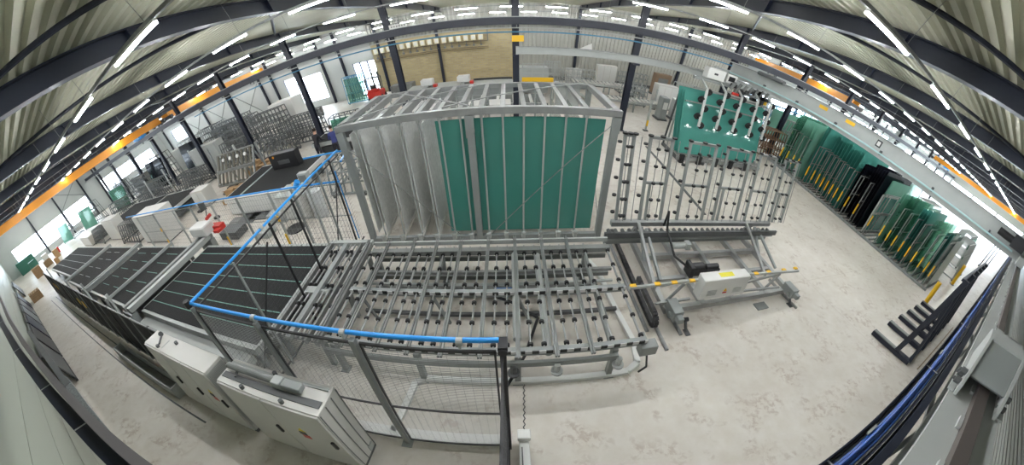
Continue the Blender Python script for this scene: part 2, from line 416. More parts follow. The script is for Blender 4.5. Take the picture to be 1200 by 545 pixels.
# ---- strip lights in five rows
stripe = mat('led_diffuser', (1, 1, 1), .4, emit=(.95, .97, 1.), es=LED if 'LED' in globals() else 26.)
ZL = CAMH+1.15
rows = [(2.75, 'row nearest the camera', .0), (6.82, 'second row from the camera', .1), (12.0, 'third row, just before the columns', .3), (21.5, 'first row behind the columns', .6), (31.0, 'row nearest the back wall', .2)]
f0 = None
wires = []
for ri, (y, nm, ph) in enumerate(rows):
    rail = MB().box(XL+.5, XR-.5, y-.022, y+.022, ZL+.035, ZL+.085).build('light_rail', galv, origin=(0, y, ZL))
    props(rail, 'thin grey carrier rail holding the strip lights of the %s' % nm, 'light rail', 'carrier rails of the strip lights')
    xs = -2.88+ph*2.33
    i0 = int((XL-xs)/2.33)+1; i1 = int((XR-xs)/2.33)-1
    for i in range(i0, i1+1):
        x = xs+i*2.33
        lab = 'white LED strip light in the %s' % nm
        if f0 is None:
            f0 = thing('pendant_light', lab, 'light', (x, y, ZL), 'strip lights in the '+nm)
            b = B(x-1.15, x, y-.032, y+.032, ZL+.0, ZL+.035).build('housing', whitep, f0)
            MB().tube((x-.15, y, ZL+.03), (x-.15, y, ZD), .006, 4).build('suspension_wire', galv, f0)
            B(x-1.14, x-.01, y-.022, y+.022, ZL-.03, ZL).build('diffuser', stripe, f0)
        else:
            dup(f0, (x, y, ZL), lab, 'strip lights in the '+nm)
# ---- row of white units on the brick wall
u0 = None
xa, xb = -11.55, -2.2
for i in range(16):
    x = xa+(xb-xa)*i/15; z = 4.28
    lab = 'white square unit on the brick wall, %s from the left' % ORD[i]
    if u0 is None:
        u0 = thing('wall_unit', lab, 'wall unit', (x, YW-.2, z), 'row of white units high on the brick wall')
        B(x-.19, x+.19, YW-.35, YW-.02, z-.24, z+.28).build('casing', mat('old_enamel', (.74, .70, .50), .5), u0, bevel=.02)
        B(x-.13, x+.13, YW-.37, YW-.35, z-.12, z+.2).build('cover', whitep, u0)
        MB().tube((x, YW-.2, z-.24), (x, YW-.2, z-.62), .03).box(x-.09, x+.09, YW-.28, YW-.1, z-.80, z-.62).build('valve', mgrey, u0)
    else: dup(u0, (x, YW-.2, z), lab)
o = thing('wall_pipe', 'thin brown pipes running under the white wall units', 'pipe', (-7, YW-.2, 3.6))
mb = MB()
for z in (4.62, 3.92, 3.35, 3.2): mb.tube((xa-.4, YW-.12, z), (xb+.6, YW-.12, z), .03, 6)
mb.each('pipe', mat('brown_pipe', (.16, .12, .08), .6), o)
B(xb+.55, xb+.62, YW-.2, YW-.03, 3.9, 5.0).build('riser', mgrey, o)
# =============== glass storage rack in the middle ===============
RX0, RX1, RY0, RY1, RZ = -4.02, 2.40, 7.3, 10.45, 3.47
rack = thing('glass_storage_rack', 'large grey steel storage rack with upright slots for glass, in the middle of the hall', 'storage rack', (-.8, 8.9, 0))
for (x, y) in ((RX0, RY0), (RX1, RY0), (RX0, RY1), (RX1, RY1), (W(550, 139, RY0).x, RY0)):
    m_ = MB().box(x-.08, x+.08, y-.08, y+.08, 0, RZ)
    if abs(y-RY0) < .1:
        m_.poly([(x-.1, y-.09, RZ-.02), (x+.1, y-.09, RZ-.02), (x+.1, y-.09, RZ-.4), (x-.1, y-.09, RZ-.55)], (0, .012, 0))
        for k in range(6): m_.tube((x, y-.085, 3.2-k*.12), (x, y-.095, 3.2-k*.12), .02, 6)
    m_.build('post', greyp, rack)
MB().box(RX0-.1, RX1+.1, RY0-.08, RY0+.08, RZ-.02, RZ+.14).build('front_beam', alum, rack)
MB().box(RX0-.1, RX1+.1, RY1-.08, RY1+.08, RZ-.02, RZ+.12).build('back_beam', alum, rack)
for x in (RX0, RX1): MB().box(x-.08, x+.08, RY0, RY1, RZ-.0, RZ+.14).build('side_beam', alum, rack)
polex = [W(px, py, RY0).x for px, py in ((415, 150), (441, 147), (466, 143), (489, 141), (514, 140), (539, 139), (564, 138), (589, 137), (614, 137), (639, 137), (664, 138), (688, 139))]
for i, x in enumerate(polex):
    # top cross beam: angle section running back
    MB().box(x-.055, x+.055, RY0+.08, RY1-.08, RZ+.06, RZ+.11).box(x+.04, x+.055, RY0+.08, RY1-.08, RZ-.08, RZ+.06).build('cross_beam', alum, rack)
    mb = MB().tube((x, RY0+.02, .28), (x, RY0+.02, RZ-.02), .024, 8)
    mb.box(x-.035, x+.035, RY0-.04, RY0+.06, RZ-.1, RZ-.02); mb.build('slot_pole', lgrey, rack)
    mb = MB().tube((x, RY1-.12, .28), (x, RY1-.12, RZ-.02), .022, 6); mb.build('rear_pole', lgrey, rack)
    # floor runner with roller block
    r_ = MB().box(x-.05, x+.05, RY0-.1, RY1, .18, .26).build('floor_runner', creamp, rack)
    MB().box(x-.045, x+.045, RY0-.22, RY0-.08, .2, .36).tube((x-.06, RY0-.2, .38), (x+.06, RY0-.2, .38), .035, 8).build('roller_block', lgrey, r_)
# intermediate beams
for y, z in ((RY0, .10), (RY1, .10)):
    MB().box(RX0, RX1, y-.06, y+.06, z, z+.12).build('bottom_beam', greyp, rack)
for p, q in (((RX0+.1, RY0-.07, 2.95), (W(540, 272, RY0).x, RY0-.07, .3)), ((RX1-.05, RY0-.07, 3.3), (W(577, 272, RY0).x, RY0-.07, .3))):
    MB().tube(p, q, .010, 6).build('brace_rod', galv, rack)
for p, q in (((RX0, RY0, RZ+.17), (W(550, 139, RY0).x, RY1-.6, RZ+.17)), ((W(550, 139, RY0).x-.6, RY0+.1, RZ+.17), (RX1-.2, RY1-.1, RZ+.17)), ((RX0+.6, RY1-.2, RZ+.17), (W(550, 139, RY0).x, RY0+.1, RZ+.17))):
    MB().bar(p, q, .05, .02).build('roof_brace', alum, rack)
MB().tube((RX1, RY0, .3), (RX1, RY1, 3.3), .012, 6).build('brace_rod', galv, rack)
pmat = glassmat('white_brushed_panel', (.85, .87, .86), (.70, .71, .69), .985, .45)
def brush(m):
    nt = m.node_tree; N = nt.nodes; L = nt.links
    p = [n for n in N if n.type == 'BSDF_PRINCIPLED'][0]
    tc = N.new('ShaderNodeTexCoord'); n = N.new('ShaderNodeTexNoise'); n.inputs['Scale'].default_value = 9; n.inputs['Detail'].default_value = 8; n.inputs['Roughness'].default_value = .7
    L.new(tc.outputs['Object'], n.inputs['Vector'])
    r = N.new('ShaderNodeValToRGB'); r.color_ramp.elements[0].position = .35; r.color_ramp.elements[1].position = .65
    r.color_ramp.elements[0].color = (.66, .67, .65, 1); r.color_ramp.elements[1].color = (.86, .87, .84, 1)
    L.new(n.outputs['Fac'], r.inputs['Fac']); L.new(r.outputs['Color'], p.inputs['Base Color'])
    bp = N.new('ShaderNodeBump'); bp.inputs['Strength'].default_value = .12; L.new(n.outputs['Fac'], bp.inputs['Height']); L.new(bp.outputs['Normal'], p.inputs['Normal'])
brush(pmat)
for x in [RX0+.12]+polex[:4]:
    MB().box(x+.03, x+.05, RY0+.12, RY1-.3, .3, 3.30).build('divider_panel', pmat, rack)
for x in polex[5:]:
    MB().box(x-.004, x+.004, RY0+.5, RY1-.3, .3, 3.15).build('divider_panel', glassmat('divider_haze', (.9, .93, .92), (.5, .52, .5), .18, .3), rack)
gx0, gx1 = W(508, 143, RY0).x, W(712, 141, RY0).x
labs = ['large green glass sheet standing in the storage rack, left edge showing bare', 'narrower green glass sheet in the storage rack, just behind the front one', 'green glass sheet at the back of the row in the storage rack']
for k, (a, b_, z1) in enumerate(((gx0, gx1, 3.33), (gx0+1.0, gx1-.05, 3.24), (gx0+.25, gx1-.6, 3.14))):
    o = B(a, b_, RY0+.12+k*.12, RY0+.132+k*.12, .28, z1).build('glass_sheet', glassG, origin=((a+b_)/2, RY0+.12+k*.12, .28))
    props(o, labs[k], 'glass sheet', 'green glass sheets in the storage rack')

# =============== roller table in front of the rack ===============
TX0, TX1, TY0, TY1, TZ = -3.3, 2.22, 3.04, 5.95, .92
tab = thing('roller_table', 'wide grey roller table with small black wheels, in front of the glass storage rack', 'roller table', (-.5, 4.5, 0))
stripm = bpy.data.materials.new('checker_strip'); stripm.use_nodes = True
nt = stripm.node_tree; tc = nt.nodes.new('ShaderNodeTexCoord'); ck = nt.nodes.new('ShaderNodeTexChecker'); ck.inputs['Scale'].default_value = 9.
ck.inputs['Color1'].default_value = (.02, .02, .02, 1); ck.inputs['Color2'].default_value = (.7, .7, .7, 1)
mp = nt.nodes.new('ShaderNodeMapping'); mp.inputs['Scale'].default_value = (1, .0, .0); mp.inputs['Location'].default_value = (0, .01, .01)
nt.links.new(tc.outputs['Object'], mp.inputs['Vector']); nt.links.new(mp.outputs['Vector'], ck.inputs['Vector']); nt.links.new(ck.outputs['Color'], nt.nodes['Principled BSDF'].inputs['Base Color'])
def crossrail(y, z, w, h, m, x0=TX0, x1=TX1, strip=False, nm='cross_rail'):
    r_ = MB().box(x0, x1, y-w/2, y+w/2, z-h/2, z+h/2).build(nm, m, tab)
    if strip: MB().box(x0, x1, y-w/2-.012, y-w/2, z, z+h/2+.012).build('marker_strip', stripm, r_)
    return r_
crossrail(5.95, .98, .05, .10, lgrey); crossrail(5.72, .90, .14, .12, mgrey)
crossrail(4.45, .90, .10, .12, greyp, x0=-3.37, strip=True); crossrail(3.12, .90, .09, .12, greyp, x0=-3.37, strip=True)
crossrail(3.0, .72, .06, .12, greyp, x0=-3.37, x1=1.7, nm='front_frame_beam'); crossrail(4.6, .12, .07, .08, dgrey)
crossrail(5.9, .55, .06, .10, mgrey); crossrail(5.35, .62, .07, .07, galv); crossrail(5.15, .45, .05, .05, lgrey); crossrail(5.5, .35, .06, .1, mgrey)
for x in (TX0+.1, -1.6, .05, 1.65):
    for y in (3.08, 5.7): MB().box(x-.05, x+.05, y-.05, y+.05, 0, .86).box(x-.09, x+.09, y-.09, y+.09, 0, .015).build('leg', greyp, tab)
    MB().bar((x, 3.1, .72), (x, 5.75, .72), .06, .10).build('side_frame_beam', greyp, tab)
    MB().bar((x, 4.45, .85), (x+.3, 4.35, .12), .05).build('strut', greyp, tab)
barx = [G(px, py, TZ).x for px, py in ((436, 281), (460, 281), (489, 281), (515, 281), (542, 281), (573, 281), (603, 278), (633, 278), (661, 277))]
for x in barx:
    MB().box(x-.036, x-.010, 2.92, 6.08, .98, 1.03).box(x+.010, x+.036, 2.92, 6.08, .98, 1.03).box(x-.010, x+.010, 2.92, 6.08, .985, 1.0).build('long_bar', barg, tab)
wheel_me = None
allb = sorted(barx+[barx[-1]+.56])
shaft_pos = []
for a, b_ in zip([barx[0]-.55]+allb, allb):
    for f in (.33, .70): shaft_pos.append(a+(b_-a)*f)
shaft_pos += [TX1-.08]
for x in shaft_pos:
    if x < TX0-.02: continue
    big = abs((x*3.3) % 1) < .34
    sh = MB().tube((x, 3.1, .93), (x, 5.85, .93), .016 if not big else .024, 8).build('roller_shaft', alum, tab)
    for k in range(6):
        y = 3.22+k*.47
        if wheel_me is None:
            wo = MB().tube((x, y-.022, .945), (x, y+.022, .945), .046, 14).build('wheel', black, None, origin=(x, y, .945)); wheel_me = wo.data
        else: wo = bpy.data.objects.new('wheel', wheel_me); COL.objects.link(wo)
        wo.parent = sh; wo.location = Vector((x, y, .945))-Vector(sh['_w'])
# parts under the table: beams, motor, hose
for k, (p, q, w_, m_) in enumerate((((-3.2, 5.2, .3), (1.9, 5.2, .3), .05, galv), ((-2.6, 5.75, .2), (1.2, 5.75, .2), .10, dgrey), ((-1.9, 5.0, .55), (1.0, 5.0, .55), .04, alum))):
    MB().bar(p, q, w_).build('drive_shaft', m_, tab)
MB().tube((.05, 3.4, .85), (.05, 5.8, .85), .07, 10).build('support_tube', lgrey, tab)
MB().tube((.55, 3.1, .82), (.55, 5.8, .82), .06, 10).build('support_tube', lgrey, tab)
MB().tube((-.28, 5.05, .38), (.0, 5.05, .38), .07, 12).box(-.4, -.26, 4.98, 5.12, .32, .44).build('drive_motor', mat('motor_blue', (.03, .12, .35), .4), tab)
MB().path([Vector((-2.0, 5.3, .3)), Vector((-1.2, 5.15, .26)), Vector((-.6, 5.05, .3)), Vector((0, 4.8, .25)), Vector((.5, 4.5, .1)), Vector((.2, 3.6, .1)), Vector((-.15, 2.9, .12))], .03, 8).build('hose', black, tab)
for x in (-.02, .68, 1.72): MB().tube((x, 2.95, .55), (x, 2.95, .72), .05, 10).tube((x, 2.95, .5), (x, 2.95, .55), .10, 12).build('levelling_foot', lgrey if x > 0 else dgrey, tab)
MB().box(2.10, 2.42, 2.98, 3.18, .62, .86).box(2.2, 2.3, 3.18, 3.4, .66, .8).build('end_gearbox', greyp, tab, bevel=.01)
MB().path([Vector((2.25, 3.0, .62)), Vector((2.3, 2.95, .3)), Vector((2.2, 2.98, .1))], .02).build('cable', black, tab)
# angled roller section on the left of the table (three long rollers beside the tilting table)
side = thing('roller_conveyor', 'grey roller conveyor of long shafts between the black felt table and the wheel table', 'conveyor', (-3.9, 4.4, 0))
for x, m_, w_ in ((-3.46, barg, .10), (-3.72, barg, .05), (-4.15, greyp, .12), (-4.62, barg, .08)):
    MB().box(x-w_/2, x+w_/2, 2.95, 6.05, .86, .98).build('long_beam', m_, side)
for x in (-3.60, -3.88, -4.0, -4.34, -4.48):
    sh = MB().tube((x, 3.0, .93), (x, 6.0, .93), .022, 8).build('roller_shaft', alum, side)
    for k in range(5): MB().tube((x-.03, 3.3+k*.6, .94), (x+.03, 3.3+k*.6, .94), .05, 10).build('wheel', black, sh)
for y in (3.15, 4.5, 5.8):
    MB().box(-4.66, -3.4, y-.05, y+.05, .74, .86).build('cross_beam', greyp, side)
    for x in (-4.55, -3.5): MB().box(x-.05, x+.05, y-.05, y+.05, 0, .8).build('leg', greyp, side)
MB().box(-4.5, -4.2, 4.25, 4.45, .78, .95).tube((-4.2, 4.35, .88), (-3.9, 4.35, .88), .07, 10).build('drive_motor', lgrey, side)
B(-4.66, -3.4, 6.0, 6.12, .9, 1.0).build('end_beam', lgrey, side)
# cable duct on the floor round the table
o = thing('floor_duct', 'white metal cable duct lying on the floor in a loop round the roller table', 'cable duct', (0, 3.05, 0))
def duct(pts, w=.11, h=.09):
    mb = MB()
    for a, b_ in zip(pts, pts[1:]): mb.bar((a[0], a[1], h/2), (b_[0], b_[1], h/2), w, h)
    return mb
ductm = mat('white_duct', (.72, .73, .70), .4)
duct([(-1.87, 1.93), (-1.74, 2.95), (-1.55, 3.06), (2.02, 3.06), (2.27, 3.22), (2.36, 3.72), (2.2, 4.9), (2.12, 5.9), (1.95, 6.3)]).build('duct', ductm, o)
props(B(-4.3, -.12, 1.84, 2.02, 0, .09).build('floor_duct', ductm, origin=(-2, 1.93, 0)), 'wide white duct on the floor along the inside of the mesh fence', 'cable duct')
o = thing('duct_box', 'small white box column at the bottom edge of the picture, right of the fence post', 'box', (.12, 1.75, 0))
B(.03, .17, 1.30, 1.92, 0, .34).build('housing', ductm, o, bevel=.01); B(.01, .19, 1.80, 1.96, .34, .46).build('cap', whitep, o, bevel=.01)
B(.06, .075, 1.3, 1.7, .34, .36).build('slot', dgrey, o)
mb = MB(); pts = []
for k in range(22): pts.append(Vector((.11+.015*(1 if k % 2 else -1)+.002*k, 1.95+k*.055, .012)))
props(mb.path(pts, .008, 5).build('coiled_cable', dgrey, origin=(.1, 2, 0)), 'thin wavy cable on the floor between the white box and the duct', 'cable')

# =============== tilting loader with roller frames ===============
ld = thing('glass_loader', 'grey glass loading machine with six upright roller frames, right of the storage rack', 'loading machine', (5.2, 6.0, 0))
LY0, LZ0 = 6.75, .95
fr = [((723, 156), (749, 158), (700, 262), (726, 260)), ((767, 162), (798, 166), (745, 259), (764, 259)), ((814, 167), (847, 173), (788, 261), (814, 261)), ((860, 174), (886, 180), (828, 262), (855, 262)), ((898, 181), (917, 185), (865, 262), (883, 262)), ((927, 185), (942, 192), (896, 262), (907, 262))]
fx = [(2.30, 3.0), (3.42, 4.12), (4.60, 5.40), (5.78, 6.55), (6.95, 7.62), (7.95, 8.45)]
topy, topz = 7.22, 3.06
fx = []
for a in fr:
    lo = W(a[0][0], a[0][1], topy).x; hi = W(a[1][0], a[1][1], topy).x; bl = W(a[2][0], a[2][1], LY0).x; br = W(a[3][0], a[3][1], LY0).x
    fx.append((max(2.66, (lo+bl)/2), (hi+br)/2))
def lp(t): return (LY0+(topy-LY0)*t, LZ0+(topz-LZ0)*t)
for k, (xa, xb) in enumerate(fx):
    y0, z0 = lp(0); y1, z1 = lp(1)
    mb = MB()
    for x in (xa, xb): mb.bar((x, y0, z0), (x, y1, z1), .075, .06)
    ym, zm = lp(.47)
    mb.bar((xa, ym, zm), (xb, ym, zm), .06); mb.bar((xa-.04, y1, z1), (xb+.04, y1, z1), .07)
    if k % 2 == 1: mb.bar((xa+.16, y0, z0), (xa+.16, ym, zm), .06)
    f_ = mb.build('ladder_frame', greyp, ld)
    cap = MB()
    for x in (xa-.02, (xa+xb)/2, xb+.02): cap.tube((x, y1-.03, z1+.03), (x, y1-.03, z1+.07), .07, 12)
    cap.each('top_wheel', black, f_)
    for x in (xa+(xb-xa)*.36, xa+(xb-xa)*.72, xb+.18 if k < 5 else xb+.1):
        rd = MB().bar((x, y0-.05, z0), (x, y1-.05, z1), .016).build('roller_rod', galv, f_)
    for x in (xa-.14, xa+(xb-xa)*.36, xa+(xb-xa)*.72):
        for j in range(5):
            t = .08+.2*j+(.05 if x < xa else 0); yy, zz = lp(t)
            if wheel_me:
                if k == 0 and j == 0 and x == xa-.14:
                    disc0 = MB().tube((x, yy, zz-.022), (x, yy, zz+.022), .055, 14).build('wheel', black, None, origin=(x, yy, zz)); disc_me = disc0.data; bpy.data.objects.remove(disc0)
                wo = bpy.data.objects.new('wheel', disc_me); COL.objects.link(wo); wo.parent = f_; wo.location = Vector((x, yy-.07, zz))-Vector(f_['_w'])
# main beam with roller line
MB().box(2.52, 8.05, 6.62, 6.78, .86, .98).build('main_beam', alum, ld)
MB().box(2.35, 8.15, 6.40, 6.50, .60, .70).box(2.35, 8.0, 6.52, 6.6, .4, .5).build('lower_beam', greyp, ld)
mb = MB(); x = 2.45
while x < 8.0: mb.tube((x, 6.42, .76), (x, 6.62, .76), .05, 10); x += .19
mb.each('support_roller', dgrey, ld)
MB().box(2.28, 8.2, 6.33, 6.40, .70, .86).build('belt_guard', dgrey, ld)
# base frame on the floor
bm_ = MB()
for y in (4.35, 5.3, 6.2, 7.2): bm_.box(3.25, 7.4, y-.06, y+.06, .12, .26)
for x in (3.3, 4.3, 5.2, 6.4, 7.3): bm_.box(x-.06, x+.06, 4.3, 7.3, .14, .28)
bm_.build('base_frame', alum, ld)
for x in (3.35, 7.35):
    MB().bar((3.27 if x < 5 else 6.98, 6.7, .97), (2.85 if x < 5 else 6.0, 4.35, .92), .07).build('diagonal_strut', alum, ld)
    MB().bar((x, 7.2, .2), (x, 6.7, .9), .10).bar((x, 5.9, .2), (x, 6.6, .85), .08).build('support_strut', greyp, ld)
    MB().bar((x+.15, 5.2, .28), (x+.15, 6.6, .8), .07).build('support_strut', greyp, ld)
for x in (3.4, 7.2):
    MB().box(x-.12, x+.12, 3.95, 4.4, .22, .5).box(x-.07, x+.07, 3.8, 3.96, .3, .44).tube((x-.16, 4.1, .3), (x+.16, 4.1, .3), .08, 12).build('wheel_drive', greyp, ld, bevel=.008)
# front tip bar with yellow tips
MB().bar((2.28, 4.34, .98), (3.92, 4.40, .98), .05, .06).build('front_bar', lgrey, ld); MB().bar((5.3, 4.40, .98), (7.25, 4.27, .98), .05, .06).build('front_bar', lgrey, ld)
for p, q in (((3.0, 4.36, .95), (3.95, 4.9, .5)), ((3.9, 4.4, .4), (3.0, 4.36, .42)), ((5.3, 4.4, .42), (6.8, 4.3, .42)), ((5.5, 4.6, .45), (6.6, 4.35, .9)), ((6.3, 4.4, .3), (6.6, 4.35, .9)), ((3.2, 4.4, .3), (3.6, 4.4, .9))):
    MB().bar(p, q, .05).build('bracing', alum, ld)
for x in (2.36, 2.9, 3.3, 3.75, 4.25, 4.75, 5.65, 6.1, 6.7, 7.2):
    MB().box(x-.065, x+.065, 4.33, 4.41, .985, 1.02).build('yellow_pad', yel, ld)
cb = B(3.98, 5.32, 4.20, 4.50, .52, 1.10).build('control_box', whitep, ld, bevel=.015)
B(4.45, 4.85, 4.28, 4.42, 1.10, 1.104).build('yellow_plate', mat('label_yellow', (.75, .68, .04), .5), cb)
for x in (4.15, 4.9): 
    mb = MB()
    for k in range(5): mb.box(x, x+.26, 4.193, 4.2, .64+k*.035, .655+k*.035)
    mb.build('vent', lgrey, cb)
MB().poly([(4.6, 4.195, .72), (4.72, 4.195, .72), (4.66, 4.195, .82)], (0, .003, 0)).build('warning_triangle', yel, cb)
B(4.6, 4.72, 4.194, 4.197, .66, .70).build('red_label', red, cb)
MB().box(4.35, 5.25, 5.2, 5.45, .30, .48).tube((4.4, 5.33, .5), (4.75, 5.33, .5), .12, 12).tube((4.8, 5.3, .5), (5.2, 5.3, .5), .09, 10).box(4.28, 4.4, 5.15, 5.5, .3, .62).build('pump_unit', blackm, ld, bevel=.01)
MB().path([Vector((4.3, 5.3, .5)), Vector((4.1, 5.8, .5)), Vector((4.02, 6.4, .9)), Vector((3.98, 6.5, 1.4)), Vector((4.0, 6.6, .9))], .03).build('cable', black, ld)
MB().tube((4.2, 6.2, .52), (4.6, 6.2, .52), .09, 12).box(4.6, 4.75, 6.1, 6.3, .44, .62).build('geared_motor', lgrey, ld)
# floor rails and cable chain
for k, (p, q) in enumerate((((2.95, 7.6, .03), (2.99, 3.4, .03)), ((2.72, 7.4, .03), (2.75, 3.95, .03)), ((3.45, 5.0, .03), (3.47, 3.72, .03)), ((7.2, 5.0, .03), (7.28, 3.72, .03)))):
    o = MB().bar(p, q, .07, .05).bar((p[0], p[1], .065), (q[0], q[1], .065), .03, .02).build('floor_rail', galv, origin=p)
    props(o, ['long steel rail on the floor under the loading machine, with the cable chain beside it', 'second steel rail on the floor, nearest the roller table', 'short steel rail in front of the left wheel of the loading machine', 'short steel rail in front of the right wheel of the loading machine'][k], 'floor rail')
mb = MB(); n = 34
pl = [Vector((2.88, 7.5-(7.5-4.15)*i/20, .12)) for i in range(21)]+[Vector((2.88, 4.1-.16*math.sin(a), .27-.15*math.cos(a))) for a in (0.3, .9, 1.5, 2.1, 2.7, 3.1)]+[Vector((2.88, 4.2+.2*i, .42)) for i in range(6)]
for a, b_ in zip(pl, pl[1:]): mb.bar(a, a+(b_-a)*.93, .12, .09, up=(1, 0, 0))
props(mb.build('cable_chain', blackm, origin=(2.88, 5, 0)), 'black cable chain looped along the floor rail beside the loading machine', 'cable chain')
o = thing('floor_stop', 'small black stop bracket standing on the floor in front of the loading machine', 'stop bracket', (3.62, 3.8, 0))
MB().box(3.58, 3.70, 3.68, 3.86, 0, .02).bar((3.64, 3.80, 0), (3.60, 3.92, .26), .05).build('bracket', dgrey, o); MB().tube((3.56, 3.92, .28), (3.66, 3.92, .28), .05, 10).build('knob', blackm, o)
o = thing('floor_stop', 'small dark stop bracket on the floor at the right end of the loading machine', 'stop bracket', (7.15, 3.9, 0))
MB().box(7.1, 7.22, 3.82, 4.0, 0, .02).bar((7.15, 3.9, 0), (7.12, 3.98, .22), .05).build('bracket', dgrey, o)
props(B(5.95, 6.35, 3.98, 4.22, 0, .03).build('floor_plate', mgrey, origin=(6.1, 4.1, 0)), 'small steel plate on the floor right of the white control box', 'floor plate')
# =============== fences, cabinets ===============
def mesh_panel(x0, x1, y, z0, z1, px=.10, pz=.032, r=.0019):
    mb = MB(); x = x0
    while x <= x1: mb.bar((x, y, z0), (x, y, z1), r*.8); x += px
    z = z0
    while z <= z1: mb.bar((x0, y, z), (x1, y, z), r*2); z += pz
    return mb
FZ = 2.86
fence = thing('mesh_fence', 'black wire mesh safety fence on grey posts in front of the roller table', 'fence', (-2.2, 1.8, 0))
for x in (-4.42, -2.98, -1.6):
    MB().box(x-.03, x+.03, 1.77, 1.83, 0, FZ).box(x-.08, x+.08, 1.7, 1.9, 0, .015).build('post', greyp, fence)
p_ = MB().box(-.135, -.075, 1.78, 1.86, 0, FZ+.02).build('corner_post', blackm, fence)
MB().box(-.15, -.06, 1.76, 1.89, FZ-.02, FZ+.06).tube((-.105, 1.74, FZ+.0), (-.105, 1.9, FZ+.0), .045, 12).build('post_head', blackm, p_)
for x0, x1 in ((-4.38, -3.03), (-2.93, -1.65), (-1.55, -.17)):
    pn = MB()
    pn.box(x0, x1, 1.81, 1.835, FZ-.10, FZ-.07).box(x0, x1, 1.81, 1.835, .10, .13).box(x0, x1, 1.81, 1.835, 1.35, 1.375).box(x0, x0+.02, 1.81, 1.835, .1, FZ-.07).box(x1-.02, x1, 1.81, 1.835, .1, FZ-.07)
    pf = pn.build('panel_frame', blackm, fence)
    mesh_panel(x0, x1, 1.822, .12, FZ-.08).build('wire_mesh', mgrey, pf)
pipe = thing('blue_pipe', 'bright blue air pipe along the top of the near mesh fence, with a corner', 'pipe', (-4.4, 1.83, 2.9))
MB().tube((-4.46, 1.83, 2.92), (-.14, 1.85, 2.92), .027, 12).build('pipe_run', bluep, pipe, smooth=False)
for x in (-3.0, -1.7, -.5): MB().tube((x-.03, 1.83, 2.92), (x+.03, 1.83, 2.92), .042, 12).box(x-.012, x+.012, 1.8, 1.86, 2.84, 2.9).build('clamp', lgrey, pipe)
MB().tube((-4.46, 1.83, 2.92), (-4.40, 7.5, 2.92), .027, 12).build('pipe_run', bluep, pipe)
MB().tube((-4.49, 1.80, 2.86), (-4.49, 1.80, 2.99), .055, 12).build('elbow', blackm, pipe)
for y in (3.9, 5.6): MB().tube((-4.44, y-.04, 2.92), (-4.44, y+.04, 2.92), .042, 12).build('clamp', lgrey, pipe)
fl = thing('mesh_fence', 'wire mesh safety fence running back from the near corner along the black felt table', 'fence', (-4.46, 4.5, 0))
for k, (px, py) in enumerate(((272, 308), (311, 262), (346, 233), (376, 201), (389, 187))):
    y = G(px, py, FZ).y
    MB().box(-4.475, -4.435, y-.02, y+.02, 0, FZ).build('post', greyp if k in (0, 3) else blackm, fl)
mb = MB(); mb.box(-4.47, -4.44, 1.9, 7.5, FZ-.1, FZ-.07).box(-4.47, -4.44, 1.9, 7.5, .1, .13)
y = 1.9
while y < 7.5: mb.bar((-4.455, y, .1), (-4.455, y, FZ-.08), .003); y += .16
z = .15
while z < FZ-.1: mb.bar((-4.455, 1.9, z), (-4.455, 7.5, z), .003); z += .1
mb.build('wire_mesh', blackm, fl)
for p, q in (((-4.46, 2.0, .3), (-4.46, 3.9, 2.6)), ((-4.46, 5.7, .3), (-4.46, 7.0, 2.2))): MB().bar(p, q, .025).build('brace', blackm, fl)
# second fence behind the felt tables, with its own blue pipe
f2 = thing('mesh_fence', 'thin grey mesh fence behind the black felt tables, under a long thin blue pipe', 'fence', (-11, 7.15, 0))
xs = [G(px, py, 2.15).x for px, py in ((163, 252), (182, 248), (203, 245), (222, 242), (244, 239), (275, 233), (311, 228), (340, 222), (358, 220))]
for i, x in enumerate(xs):
    MB().box(x-.03, x+.03, 7.12, 7.18, 0, 2.15).build('post', lgrey if i % 2 == 0 else greyp, f2)
    if i in (1, 4, 6): MB().box(x-.035, x+.035, 7.08, 7.115, .2, .6).box(x-.035, x+.035, 7.08, 7.115, 1.1, 1.3).each('yellow_marker', yel, f2)
mb = MB(); x = xs[0]
for zz in (.1, 1.1, 2.1): mb.box(xs[0], -4.4, 7.14, 7.16, zz, zz+.02)
while x < -4.4: mb.bar((x, 7.15, .1), (x, 7.15, 2.1), .005); x += .12
z = .15
while z < 2.1: mb.bar((xs[0], 7.15, z), (-4.4, 7.15, z), .005); z += .2
mb.build('wire_mesh', greyp, f2)
bp2 = thing('blue_pipe', 'thin blue air pipe running left to right over the far fence', 'pipe', (-11, 7.2, 2.2))
MB().tube((-18.8, 7.3, 2.22), (-4.38, 7.05, 2.22), .028, 10).build('pipe_run', bluep, bp2)
bp3 = thing('blue_pipe', 'short blue air pipe ending at the left top corner of the glass rack', 'pipe', (-5.8, 8.3, 2.2))
MB().tube((-6.95, 9.4, 2.22), (-5.2, 9.5, 2.22), .028, 10).tube((-5.2, 9.5, 2.22), (-4.4, 7.5, 2.6), .028, 10).build('pipe_run', bluep, bp3)
props(MB().tube((-4.75, 7.6, 2.3), (-4.7, 7.6, 0), .02, 8).build('blue_hose', bluep, origin=(-4.7, 7.6, 0)), 'blue hose hanging down beside the left post of the glass rack', 'hose')
